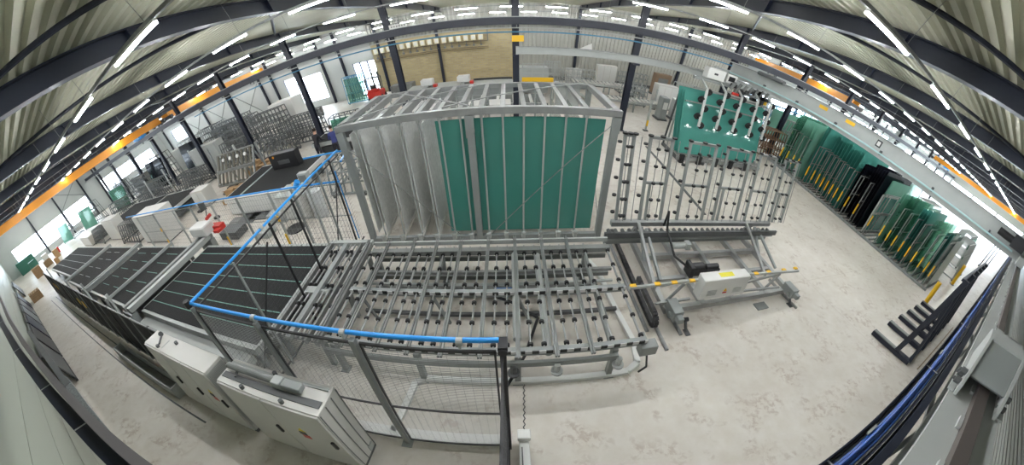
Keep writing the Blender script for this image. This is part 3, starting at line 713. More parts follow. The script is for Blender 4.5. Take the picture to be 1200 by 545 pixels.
# low black fence in front of the felt tables
f3 = thing('machine_guard', 'row of dark guard panels with grey posts along the front of the black felt tables', 'machine guard', (-15, 1.6, 0))
x = -24.5; i = 0
while x < -6.4:
    w_ = .98
    pl = MB().box(x+.04, x+w_-.04, 1.60, 1.62, .15, 1.85)
    pa = pl.build('guard_panel', glassmat('dark_mesh_panel', (.12, .12, .12), (.02, .02, .02), .82, .6), f3)
    mb = MB().box(x-.03, x+.03, 1.57, 1.63, 0, 1.95); mb.build('post', greyp if i % 3 else dgrey, f3)
    if i in (2, 3, 9, 10): B(x+.2, x+.45, 1.58, 1.598, .9, 1.25).build('yellow_sign', yel, pa)
    x += w_; i += 1
MB().box(-24.5, -6.4, 1.58, 1.62, 1.88, 1.94).build('top_rail', greyp, f3); MB().box(-24.5, -6.4, 1.58, 1.62, .1, .15).build('bottom_rail', greyp, f3)
for px, py in ((64, 307), (111, 319), (128, 342)):
    p = G(px, py, 2.3)
    props(B(p.x-.04, p.x+.04, 1.75, 1.83, 0, 2.3).build('guard_post', lgrey, origin=(p.x, 1.79, 0)), {64: 'tall light grey post at the far end of the dark guard panels', 111: 'tall light grey post beside the second felt table', 128: 'tall light grey post nearest the near felt table'}[px], 'post')
fs = thing('mesh_fence', 'short mesh fence from the black corner post back towards the wall under the viewer', 'fence', (-.11, 1.0, 0))
MB().box(-.12, -.10, .3, 1.76, FZ-.10, FZ-.07).box(-.125, -.095, .3, 1.76, .1, .14).box(-.125, -.095, .3, 1.76, 1.35, 1.38).each('panel_frame', blackm, fs)
MB().box(-.14, -.08, .24, .30, 0, FZ).build('post', blackm, fs)
mb = MB(); y = .35
while y < 1.76: mb.bar((-.11, y, .1), (-.11, y, FZ-.08), .003); y += .05
z = .15
while z < FZ-.1: mb.bar((-.11, .3, z), (-.11, 1.76, z), .003); z += .05
mb.build('wire_mesh', blackm, fs)
# long white box beam (fence side) and grey base of the near felt table behind cabinets
# ---- control cabinets
def cabinet(x0, x1, y0, y1, label, top):
    t = thing('control_cabinet', label, 'cabinet', ((x0+x1)/2, (y0+y1)/2, 0))
    B(x0+.01, x1-.01, y0+.02, y1, 0, .1).build('plinth', dgrey, t)
    B(x0, x1, y0+.02, y1, .1, 2.0).build('body', creamp, t, bevel=.008)
    n = 3 if x1-x0 > 2 else 2
    for i in range(n):
        a = x0+(x1-x0)*i/n+.01; b_ = x0+(x1-x0)*(i+1)/n-.01
        d = B(a, b_, y0-.01, y0+.02, .12, 1.98).build('door', creamp, t, bevel=.005)
        hx = b_-.08
        B(hx-.025, hx+.025, y0-.045, y0-.01, 1.0, 1.22).build('handle', blackm, d, bevel=.008)
        if n == 3 and i == 2 or n == 2 and i == 1:
            MB().poly([(a+.3, y0-.014, 1.3), (a+.42, y0-.014, 1.3), (a+.36, y0-.014, 1.41)], (0, .004, 0)).build('warning_triangle', mat('label_yellow2', (.8, .65, .03), .5), d)
            B(a+.3, a+.42, y0-.014, y0-.01, 1.05, 1.17).build('red_switch', red, d); B(a+.3, a+.4, y0-.02, y0-.01, 1.19, 1.27).build('switch', blackm, d)
    return t
c1 = cabinet(-6.30, -4.16, 1.19, 1.60, 'white control cabinet with a plain top, left of the two beside the fence', 0)
B(-5.65, -5.62, 1.28, 1.5, 2.0, 2.004).build('seam', lgrey, c1)
for x, y in ((-5.35, 1.5), (-5.75, 1.27)): MB().tube((x, y, 2.0), (x, y, 2.06), .035, 10).build('lifting_eye', dgrey, c1)
MB().bar((-5.95, 1.5, 2.02), (-5.75, 1.32, 2.04), .03).tube((-6.0, 1.54, 2.02), (-5.97, 1.52, 2.07), .05, 8).build('top_latch', dgrey, c1)
mb = MB()
for k in range(16): mb.box(-4.155, -4.145, 1.22+k*.023, 1.23+k*.023, .3, 1.95)
mb.each('side_rib', lgrey, c1)
B(-4.15, -4.06, 1.3, 1.42, 1.5, 1.62).build('side_fan', lgrey, c1)
c2 = cabinet(-3.84, -2.06, 1.18, 1.65, 'white control cabinet with a ribbed side and pipe duct on top, right of the two', 1)
B(-3.80, -2.1, 1.30, 1.40, 2.0, 2.015).build('top_channel', dgrey, c2); B(-3.80, -2.1, 1.56, 1.60, 2.0, 2.02).build('top_channel', lgrey, c2)
MB().tube((-3.75, 1.47, 2.09), (-2.85, 1.47, 2.09), .05, 12).build('top_duct', mgrey, c2)
B(-2.85, -2.7, 1.40, 1.54, 2.02, 2.15).build('top_coupling', lgrey, c2, bevel=.01); B(-2.7, -2.4, 1.41, 1.53, 2.03, 2.13).build('top_motor', greyp, c2, bevel=.01)
for x, y in ((-3.3, 1.24), (-2.6, 1.24), (-2.95, 1.6)): MB().tube((x, y, 2.0), (x, y, 2.07), .03, 10).build('lifting_eye', dgrey, c2)
MB().bar((-3.6, 1.52, 2.04), (-3.5, 1.34, 2.06), .03).build('top_latch', dgrey, c2)
mb = MB()
for y in (1.22, 1.36, 1.50, 1.63): mb.box(-2.06, -2.05, y, y+.012, .12, 1.96)
mb.each('side_seam', mgrey, c2); B(-2.056, -2.045, 1.48, 1.6, .14, .32).build('side_plate', lgrey, c2)
# trough and floor strips left of the cabinets
o = thing('steel_trough', 'open grey steel trough lying on the floor left of the cabinets', 'trough', (-8.3, 1.2, 0))
MB().box(-10.4, -6.6, 1.02, 1.34, .0, .04).build('base', mgrey, o); MB().box(-10.4, -6.6, 1.02, 1.05, 0, .42).build('side', lgrey, o); MB().box(-10.4, -6.6, 1.33, 1.36, 0, .42).build('side', lgrey, o)
B(-6.62, -6.58, 1.02, 1.36, 0, .42).build('end_plate', lgrey, o); B(-10.42, -10.38, 1.02, 1.36, 0, .42).build('end_plate', lgrey, o)
for k, y in enumerate((.88, 1.3)):
    props(B(-24, -5.4, y-.02, y+.02, 0, .012).build('floor_strip', dgrey, origin=(-15, y, 0)), ['dark strip on the walkway floor, on the camera side', 'dark strip on the walkway floor, next to the guard panels'][k], 'floor strip')
# =============== black felt cutting tables (left) ===============
def felt_table(name, x0, x1, y0, y1, label, stripes, sm, dashed=False, z=.95, side=lgrey):
    t = thing('felt_table', label, 'cutting table', ((x0+x1)/2, (y0+y1)/2, 0), name)
    B(x0, x1, y0, y1, z-.05, z).build('felt_top', felt, t)
    mb = MB().box(x0-.03, x1+.03, y0-.12, y0, z-.22, z-.02).box(x0-.03, x1+.03, y1, y1+.1, z-.22, z+.01).box(x0-.08, x0, y0, y1, z-.22, z-.01).box(x1, x1+.08, y0, y1, z-.22, z-.01)
    mb.build('edge_frame', side, t)
    for x in (x0+.3, (x0+x1)/2, x1-.3):
        for y in (y0+.1, y1-.1): B(x-.06, x+.06, y-.06, y+.06, 0, z-.2).build('leg', greyp, t)
    B(x0+.2, x1-.2, y0+.3, y1-.3, .15, .55).build('under_tray', dgrey, t)
    for y in stripes:
        mb = MB()
        if dashed:
            x = x0+.4
            while x < x1-1: mb.box(x, x+.9, y-.014, y+.014, z, z+.004); x += 1.5
            mb.each('belt_stripe', sm, t); continue
        else: mb.box(x0, x1, y-.014, y+.014, z, z+.004)
        mb.build('belt_stripe', sm, t)
    mb = MB(); x = x0+.2
    while x < x1: mb.tube((x, y1+.04, z+.01), (x, y1+.04, z+.03), .03, 6); x += .35
    mb.each('edge_stop', lgrey, t)
    return t
ft = 'black felt covered glass cutting tables'
pale = mat('pale_belt', (.38, .42, .40), .6)
tA = felt_table(ft, -10.0, -4.75, 2.62, 5.95, 'near black felt table with thin green stripes, behind the blue pipe corner', (3.04, 3.55, 4.06, 4.56, 5.07, 5.58), feltg)
B(-9.9, -4.9, 2.2, 2.5, .5, .72).build('side_cover', lgrey, tA); B(-9.9, -4.9, 2.2, 2.23, .1, .5).build('side_cover', mgrey, tA)
tB = felt_table(ft, -15.9, -11.0, 2.5, 5.95, 'black felt table with pale dashed stripes, left of the white headed cutting bridge', (3.1, 3.7, 4.3, 4.9, 5.5), feltg, True)
tC = felt_table(ft, -21.0, -16.8, 2.5, 5.95, 'third black felt table from the right, between two grey beams', (3.2, 4.0, 4.8, 5.5), pale, True)
tD = felt_table(ft, -30.0, -21.5, 2.9, 5.95, 'farthest black felt table on the left, nearest the end wall', (3.5, 4.2, 5.0), pale)
# cutting bridge
br = thing('cutting_bridge', 'grey cutting bridge across the felt tables with a white cutting head and red fittings', 'cutting bridge', (-10.5, 4.2, 0))
B(-10.32, -10.12, 2.2, 6.5, 1.05, 1.24).build('bridge_beam', lgrey, br); B(-10.82, -10.64, 2.2, 6.5, 1.02, 1.18).build('bridge_beam', greyp, br)
B(-10.60, -10.36, 2.3, 6.4, 1.0, 1.06).build('guide_rail', dgrey, br)
mb = MB(); y = 2.6
while y < 6.2: mb.tube((-11.05, y, 1.02), (-10.86, y, 1.05), .045, 8); y += .28
mb.each('roller', blackm, br)
for y in (2.25, 6.4): B(-10.9, -10.1, y-.12, y+.12, .1, 1.02).build('end_stand', greyp, br)
hd = G(221, 285, 1.35)
h_ = B(-10.95, -10.0, 6.15, 6.75, 1.24, 1.66).build('cutting_head', whitep, br, bevel=.05)
MB().tube((-10.5, 6.95, 1.7), (-10.3, 6.95, 2.05), .02).box(-10.62, -10.25, 6.92, 6.98, 2.0, 2.3).build('screen_arm', dgrey, h_)
MB().box(-10.2, -9.6, 6.6, 6.9, 1.2, 1.42).box(-9.8, -9.5, 6.4, 6.6, 1.25, 1.35).tube((-10.4, 6.8, 1.66), (-10.1, 6.85, 1.8), .07).build('red_fitting', red, br)
for k, (x, w_, m_, lb) in enumerate(((-12.9, .06, lgrey, 'single thin grey beam across the second felt table'), (-16.25, .14, greyp, 'wide grey double beam between the second and third felt tables'), (-16.62, .1, lgrey, 'narrow companion of the wide grey beam between the felt tables'), (-21.25, .14, lgrey, 'grey beam between the third and farthest felt tables'))):
    o = B(x-w_/2, x+w_/2, 2.2, 6.2, .98, 1.10).box(x-w_/2, x+w_/2, 2.2, 2.3, 0, 1.0).box(x-w_/2, x+w_/2, 6.1, 6.2, 0, 1.0) if False else MB().box(x-w_/2, x+w_/2, 2.2, 6.2, .98, 1.10).box(x-w_/2, x+w_/2, 2.2, 2.3, 0, 1.0).box(x-w_/2, x+w_/2, 6.1, 6.2, 0, 1.0)
    props(o.build('cross_beam', m_, origin=(x, 4.2, 0)), lb, 'beam')
# second line of tables behind the far fence
tE = felt_table(ft, -12.7, -8.6, 9.9, 13.3, 'black felt table with a white side in the second line, beside the workbench', (), feltg, side=whitep)
B(-12.6, -8.7, 9.76, 9.88, .1, .72).build('side_cover', whitep, tE)
MB().box(-11.7, -11.6, 9.9, 13.3, .95, .98).build('belt_stripe', pale, tE)
tF = felt_table(ft, -22.4, -18.2, 9.6, 12.6, 'black felt table in the second line, left of the tilting table', (), feltg)
tG = felt_table(ft, -29.0, -22.8, 9.6, 12.8, 'black felt table in the second line, farthest left', (), pale)
tH = felt_table(ft, -10.4, -6.2, 15.4, 17.0, 'black felt table between the two workers and the glass carts', (), pale)
# workbench with clutter
wb = thing('workbench', 'cream workbench cabinet with cluttered top, behind the thin blue pipe', 'workbench', (-7.6, 9.3, 0))
B(-8.6, -7.25, 8.9, 9.9, .08, 1.05).build('body', creamp, wb, bevel=.01); B(-8.65, -7.2, 8.85, 9.95, 1.05, 1.09).build('top', lgrey, wb)
B(-8.4, -7.4, 8.88, 8.9, .15, .95).build('door', whitep, wb)
props(MB().tube((-7.9, 9.5, 1.1), (-7.7, 9.5, 1.35), .12, 14).build('blue_bucket', bluep, origin=(-7.8, 9.5, 1.09)), 'small blue bucket on the cluttered workbench', 'bucket')
for k, (x, y, w_, m_, lb) in enumerate(((-8.35, 9.3, .3, whitep, 'white tray on the left end of the workbench'), (-7.45, 9.2, .25, creamp, 'cream box on the right end of the workbench'), (-8.05, 9.7, .22, mat('light_wood', (.6, .45, .25), .7), 'pale wooden block on the workbench'))):
    props(B(x-w_/2, x+w_/2, y-w_/3, y+w_/3, 1.09, 1.24).build('tray' if k == 0 else 'box', m_, origin=(x, y, 1.09), bevel=.01), lb, 'box' if k else 'tray')
o = thing('desk_screen', 'pale grey terminal cabinet standing on the workbench', 'terminal', (-7.45, 9.7, 1.09))
B(-7.7, -7.25, 9.6, 9.85, 1.09, 1.6).build('housing', lgrey, o, bevel=.02); B(-7.66, -7.3, 9.59, 9.6, 1.2, 1.52).build('screen', mgrey, o)
p = G(378, 252, 0)
o = MB(); o.tube((p.x, p.y, 0), (p.x, p.y, 1.05), .28, 16); props(o.build('wrapped_roll', glassmat('plastic_wrap', (.9, .92, .93), (.7, .72, .72), .75, .25), origin=(p.x, p.y, 0)), 'white plastic wrapped roll standing on the floor right of the workbench', 'roll')
# black crate / screen
o = thing('black_crate', 'large black flight case with an orange dot, standing on the felt table by the workers', 'case', (-10.6, 12.4, .95))
B(-11.1, -9.45, 12.3, 12.75, .95, 1.75).build('body', blackm, o, bevel=.02); MB().tube((-10.8, 12.29, 1.62), (-10.8, 12.3, 1.62), .06, 12).build('orange_dot', orange, o)
B(-10.6, -9.9, 12.28, 12.3, 1.2, 1.4).build('latch_plate', dgrey, o)
# tilting table with suction cups
tt = thing('tilting_table', 'grey tilting table standing on edge with buff slats and white discs, beside a navy column', 'tilting table', (-15.2, 13.2, 0))
a0, a1 = W(253, 216, 12.6), W(287, 180, 12.6); b0, b1 = W(250, 188, 13.6), W(283, 168, 13.6)
def tl(u, v, d=0.): # u along, v up the tilted face
    x = -16.1+3.2*u; y = 12.6+1.0*v; z = .62+1.62*v
    return Vector((x, y-.88*d, z+.48*d))
mb = MB()
for v in (0, 1): mb.bar(tl(0, v), tl(1, v), .10)
for u in (0, 1): mb.bar(tl(u, 0), tl(u, 1), .10)
mb.bar(tl(0, .45, .05), tl(1, .45, .05), .16); mb.build('table_frame', barg, tt)
mb = MB()
for k in range(9): mb.bar(tl(.05+k*.11, .02, .04), tl(.05+k*.11, .98, .04), .16, .04)
mb.each('slat', mat('buff_slat', (.075, .07, .05), .6), tt)
for k in range(4):
    c = tl(.22+k*.2, .8, .1); MB().tube(c, c+Vector((0, -.05, .03)), .11, 12).build('disc', whitep, tt)
for u in (.05, .5, .95):
    MB().bar((tl(u, 0).x, 12.6, .75), (tl(u, 0).x, 14.2, .05), .1).bar((tl(u, 1).x, 13.6, 2.1), (tl(u, 1).x, 14.3, .05), .08).bar((tl(u, 0).x, 12.5, .08), (tl(u, 0).x, 14.4, .08), .12).build('support', greyp, tt)
# cardboard boxes
cb_ = [((296, 198), .7, .95), ((311, 194), .7, .95), ((316, 189), .7, .95), ((301, 189), .6, .95), ((274, 228), .6, 0), ((284, 240), .55, 0), ((286, 224), .6, 0), ((268, 238), .4, 0)]
nm = ['open cardboard box at the left end of the boxes by the tilting table', 'cardboard box in front of the navy column, by the tilting table', 'cardboard box right of the tilting table, touching the felt table', 'small cardboard box behind the others at the tilting table', 'cardboard carton on the floor behind the thin blue pipe, left of the pair', 'crushed cardboard carton on the floor behind the thin blue pipe, right of the pair', 'cardboard carton against the white side of the felt table', 'smallest cardboard carton on the floor near the fence post']
for k, ((px, py), w_, z) in enumerate(cb_):
    p = G(px, py, .0 if z == 0 else .35)
    t = thing('cardboard_box', nm[k], 'box', (p.x, p.y, 0), 'cardboard boxes around the tilting table')
    B(p.x-w_*.6, p.x+w_*.6, p.y-w_/2, p.y+w_/2, 0, w_*.7).build('carton', card, t)
    MB().bar((p.x-w_*.6, p.y-w_*.5, w_*.7), (p.x-w_*.6, p.y-w_*.85, w_*.5), w_*.02, .01).poly([(p.x-w_*.6, p.y-w_/2, w_*.7), (p.x+w_*.6, p.y-w_/2, w_*.7), (p.x+w_*.6, p.y-w_*.8, w_*.85), (p.x-w_*.6, p.y-w_*.8, w_*.85)], (0, .01, .01)).build('flap', card, t)
# small things on the floor between the table lines
flo = [(275, 222, .35, .3, blackm, 'black tool bag on the floor near the cardboard cartons', 'bag'), (236, 248, .22, .12, blackm, 'small black box on the floor behind the cutting head', 'box'), (292, 256, .55, .05, dgrey, 'dark flat sheet on the floor in the middle of the aisle', 'sheet'), (306, 252, .6, .05, dgrey, 'dark grey flat plate on the floor right of the flat sheet', 'plate'), (278, 258, .35, .04, mgrey, 'narrow grey strip on the floor left of the flat sheet', 'strip'), (347, 268, .4, .04, blackm, 'black oval mat on the floor below the workbench', 'mat'), (276, 275, .55, .35, dgrey, 'dark grey control panel box by the far fence', 'box'), (330, 256, .5, .35, lgrey, 'light grey bin with dark lid left of the workbench', 'bin'), (312, 275, .4, .25, lgrey, 'pale grey pack on the floor close to the fence', 'pack'), (247, 236, .3, .15, mgrey, 'small grey plate on the floor by the white robot box', 'plate'), (255, 256, .16, .14, blackm, 'tiny black block on the floor by a yellow post marker', 'block')]
for px, py, w_, h, m_, lb, ct in flo:
    p = G(px, py, 0)
    mb = MB().tube((p.x, p.y, 0), (p.x, p.y, h), w_, 16) if ct == 'mat' else MB().box(p.x-w_, p.x+w_, p.y-w_*.7, p.y+w_*.7, 0, h)
    props(mb.build({'box': 'tool_box', 'bag': 'tool_bag', 'sheet': 'flat_sheet', 'plate': 'steel_plate', 'strip': 'steel_strip', 'mat': 'floor_mat', 'bin': 'waste_bin', 'pack': 'paper_pack', 'block': 'floor_block'}[ct], m_, origin=(p.x, p.y, 0), bevel=.008), lb, ct)
# white machine boxes
def wbox(x0, x1, y0, y1, z1, label, ribs=True, nm='machine_cabinet'):
    t = thing(nm, label, 'cabinet', ((x0+x1)/2, (y0+y1)/2, 0))
    B(x0, x1, y0, y1, .06, z1).build('body', creamp, t, bevel=.02); B(x0+.03, x1-.03, y0+.03, y1-.03, 0, .06).build('plinth', dgrey, t)
    if ribs:
        n = max(2, int((x1-x0)/.5))
        for i in range(n): B(x0+(x1-x0)*i/n+.03, x0+(x1-x0)*(i+1)/n-.03, y0-.015, y0, .15, z1-.1).build('door', whitep, t)
    return t
p = G(240, 243, 0); wbox(p.x-.75, p.x+.55, p.y, p.y+.9, 1.15, 'low white box cabinet right of the second line tables, just behind the thin blue pipe')
wbox(-19.2, -16.2, 7.7, 9.0, 1.9, 'tall white machine cabinet with upright doors behind the fence, left of the cutting head')
wbox(-27.2, -24.6, 8.3, 9.2, 1.9, 'white machine cabinet behind the farthest felt table, left of the tall one')
wbox(-34.0, -31.0, 7.5, 11.0, 1.0, 'long low white cabinet near the left end wall')
# generic glass carts and rack frames
def gcart(x, y, w_, d, h, rz, label, nb=5, m_=galv, cat='rack', glass=None, nm='rack_frame', shelves=3):
    t = thing(nm, label, cat, (x, y, 0)); c, s = math.cos(rz), math.sin(rz)
    def P(a, b_, z): return (x+a*c-b_*s, y+a*s+b_*c, z)
    mb = MB()
    for b_ in (-d/2, d/2): mb.bar(P(-w_/2, b_, .15), P(w_/2, b_, .15), .08)
    for a in (-w_/2, w_/2): mb.bar(P(a, -d/2, .15), P(a, d/2, .15), .08)
    mb.build('base', m_, t)
    for a in (-w_/2+.1, w_/2-.1):
        for b_ in (-d/2, d/2): MB().tube(P(a-.03, b_, .09), P(a+.03, b_, .09), .09, 10).build('wheel', dgrey, t)
    for i in range(nb+1):
        a = -w_/2+w_*i/nb; MB().bar(P(a, -d/2, .15), P(a, -d/2*.6, h), .055).bar(P(a, d/2, .15), P(a, d/2*.6, h), .055).each('upright', m_, t)
    mb = MB()
    for j in range(1, shelves+1):
        z = .15+(h-.15)*j/shelves; k = 1-.4*j/shelves
        for b_ in (-d/2*k, d/2*k): mb.bar(P(-w_/2, b_, z), P(w_/2, b_, z), .05)
        for i in range(nb+1): a = -w_/2+w_*i/nb; mb.bar(P(a, -d/2*k, z), P(a, d/2*k, z), .04)
    mb.build('cross_bars', m_, t)
    if glass:
        gm, n, lb = glass
        for i in range(n):
            o = MB(); a0, a1 = -w_/2+.15, w_/2-.2-.1*i; yy = -d/2-.06-i*.05; yt = -d/2*.6-.06-i*.05
            q = [P(a0, yy, .2), P(a1, yy, .2), P(a1, yt, h*.93), P(a0, yt, h*.93)]
            o.poly(q, (Vector(P(0, .012, 0))-Vector(P(0, 0, 0))))
            props(o.build('glass_sheet', gm, origin=P(0, yy, .2)), lb % ORD[i], 'glass sheet', lb.replace('%s ', ''))
    return t
galvd = mat('dull_galvanized', (.16, .17, .17), .5, .4, var=.3, scale=5)
gcart(-21.0, 21.2, 4.6, 2.2, 3.0, .1, 'broad grey rack of upright frames behind the tilting table, beside the dark panels', 12, galvd, shelves=6)
gcart(-16.6, 20.6, 2.6, 1.8, 2.9, .15, 'grey rack frame with a rounded top, by the workers', 8, galvd, shelves=6)
gcart(-25.5, 20.0, 4.0, 1.8, 3.4, 0, 'tall grey rack with dark glass leaning on it, between two navy columns', 6, glass=(glassD, 3, '%s dark glass sheet from the back on the tall grey rack'), shelves=4)
gcart(-31.5, 19.0, 4.0, 1.8, 3.4, 0, 'tall dark panel rack left of the second navy column', 6, dgrey, glass=(glassD, 3, '%s dark sheet from the back on the dark panel rack'), shelves=4)
gcart(-37.5, 16.0, 3.6, 1.8, 2.9, .2, 'grey glass rack halfway along the left end wall', 7, galvd, glass=(glassC, 2, '%s pale glass sheet from the back on the rack by the left end wall'))
gcart(-42.5, 12.6, 3.6, 2.0, 2.9, .3, 'grey upright rack full of bluish glass close to the left end wall', 8, galvd, glass=(glassL, 3, '%s bluish glass sheet from the back on the rack close to the left end wall'))
gcart(-46.0, 9.6, 3.0, 2.0, 2.7, .4, 'bluish glass rack directly under the left wall windows', 7, glass=(glassL, 2, '%s bluish glass sheet from the back on the rack under the left wall windows'))
gcart(-13.3, 30.2, 2.2, 1.2, 2.7, 0, 'blue grey glass cart parked left of the red forklift', 9, blued, glass=(glassC, 1, '%s bluish glass sheet from the back on the cart beside the forklift'))
gcart(-8.9, 18.5, 3.0, 1.5, 1.6, .1, 'pale green glass trolley full of small panes, beside the workers', 8, galvd, glass=(glassC, 2, '%s pale green pane from the back on the trolley beside the workers'))
gcart(-14.6, 17.6, 2.6, 1.5, 1.5, -.1, 'low grey trolley behind the black flight case', 7, galvd, shelves=2)
gcart(-27.0, 14.6, 4.2, 1.6, 2.0, 0, 'low grey frame conveyor behind the second line felt tables', 10, galvd, shelves=3)
gcart(-34.0, 13.5, 3.6, 1.6, 1.7, .1, 'low grey frame left of the felt table line', 8, galvd, shelves=3)
gcart(-21.6, 8.5, 3.0, 1.6, 1.4, 0, 'grey machine frame between the two tall white cabinets', 7, galvd, shelves=3)
gcart(-29.2, 8.6, 2.9, 1.6, 1.3, 0, 'grey roller frame behind the farthest felt table', 9, galvd, shelves=3)
gcart(-6.2, 11.2, 1.6, 1.6, 1.4, 0, 'grey machine frame between the workbench and the glass storage rack', 5, greyp, shelves=3)
gcart(-5.9, 13.6, 2.0, 1.4, 1.2, .4, 'grey roller stand right of the black flight case', 6, greyp, shelves=2)
def slabbox(name, x0, x1, y0, y1, z0, z1, m_, lb, ct):
    return props(B(x0, x1, y0, y1, z0, z1).build(name, m_, origin=((x0+x1)/2, (y0+y1)/2, z0), bevel=.02), lb, ct)
slabbox('white_housing', -24.3, -20.8, 17.9, 19.0, 0, 2.5, lgrey, 'big pale grey machine housing behind the tilting table', 'machine housing')
slabbox('white_housing', -18.0, -15.6, 22.6, 24.4, 0, 3.0, whitep, 'white machine housing with rails on top near the bright doors', 'machine housing')
slabbox('white_housing', -34.5, -30.0, 22.5, 24.5, 0, 2.6, lgrey, 'long pale machine housing below the back windows on the left', 'machine housing')
slabbox('white_housing', -41.0, -37.2, 19.5, 21.5, 0, 2.2, mgrey, 'grey machine housing far left in front of the back windows', 'machine housing')
for k, (x, y, w_, d_, h_, nb_, rz_) in enumerate(((-23.5, 23.5, 4.5, 2.0, 3.1, 12, 0), (-27.6, 24.5, 3.4, 2.0, 3.2, 10, .0), (-32.6, 16.4, 3.4, 1.4, 2.6, 10, .0), (-42.5, 18.0, 3.4, 1.6, 2.9, 10, .2), (-18.2, 17.6, 2.6, 1.4, 2.2, 9, 0), (-13.2, 19.8, 2.4, 1.4, 2.0, 9, .1), (-22.0, 15.4, 3.2, 1.5, 1.5, 9, 0))):
    gcart(x, y, w_, d_, h_, rz_, 'dark grey slotted rack in the cluttered left far area, %s' % ['behind the broad rack', 'behind the tall dark glass', 'left of the dark panel rack', 'before the left windows', 'behind the tilting table', 'near the bright doors', 'behind the second line tables'][k], nb_, galvd, shelves=5)
# pallets and cartons by the left end wall
def pallet(x, y, n, lb):
    t = thing('wooden_pallet', lb, 'pallet', (x, y, 0))
    for k in range(n):
        z = k*.15
        mb = MB()
        for j in range(5): mb.box(x-.6, x+.6, y-.5+j*.22, y-.5+j*.22+.12, z+.10, z+.13)
        for j in range(3): mb.box(x-.6+j*.53, x-.6+j*.53+.12, y-.5, y+.5, z, z+.10)
        mb.build('pallet_layer', wood, t)
pallet(-37.0, 2.0, 8, 'tall stack of wooden pallets by the left end of the near wall')
pallet(-39.5, 3.8, 5, 'shorter stack of wooden pallets beside the walkway end')
pallet(-27.5, .2, 5, 'stack of wooden pallets leaning along the near wall, closest to the camera')
for k, (x, y, w_, m_, lb) in enumerate(((-40.5, 5.4, .7, card, 'cardboard box beside the shorter pallet stack'), (-42.5, 4.2, .8, whitep, 'white crate behind the pallets by the end wall'), (-36.0, 4.4, .5, card, 'small cardboard box at the end of the walkway'), (-44.0, 2.4, .9, mat('dark_green', (.03, .14, .10), .6), 'dark green container against the left end wall'), (-43.5, 6.2, .5, red, 'red box near the end wall door'))):
    props(B(x-w_/2, x+w_/2, y-w_/2, y+w_/2, 0, w_*1.5).build('crate' if k in (1, 3) else 'box', m_, origin=(x, y, 0), bevel=.01), lb, 'box')
slabbox('green_container', -49.2, -47.4, .5, 3.4, 0, 1.9, mat('dark_green', (.03, .14, .10), .6), 'long dark green container under the farthest left window', 'container')
# dark leaning racks along the near wall on the left
for k, x in enumerate((-36.0, -33.4, -26.4, -23.4, -20.6, -17.8, -15.0, -12.2)):
    t = thing('leaning_rack', 'dark leaning frame rack along the near wall, %s from the far end' % ORD[k], 'rack', (x, -.4, 0), 'dark racks along the near wall')
    mb = MB()
    for i in range(6): mb.bar((x-1.1+i*.42, -.62, 0), (x-1.1+i*.42, -1.05, 1.5), .07)
    mb.bar((x-1.2, -1.05, 1.5), (x+1.2, -1.05, 1.5), .08).bar((x-1.2, -.62, .06), (x+1.2, -.62, .06), .1); mb.build('frame', blackm if k % 2 else dgrey, t)
    MB().poly([(x-1.2, -.62, .15), (x+1.2, -.62, .15), (x+1.2, -1.0, 1.45), (x-1.2, -1.0, 1.45)], (0, .03, .02)).build('dark_cover', [blackm, dgrey, navy2][k % 3], t)
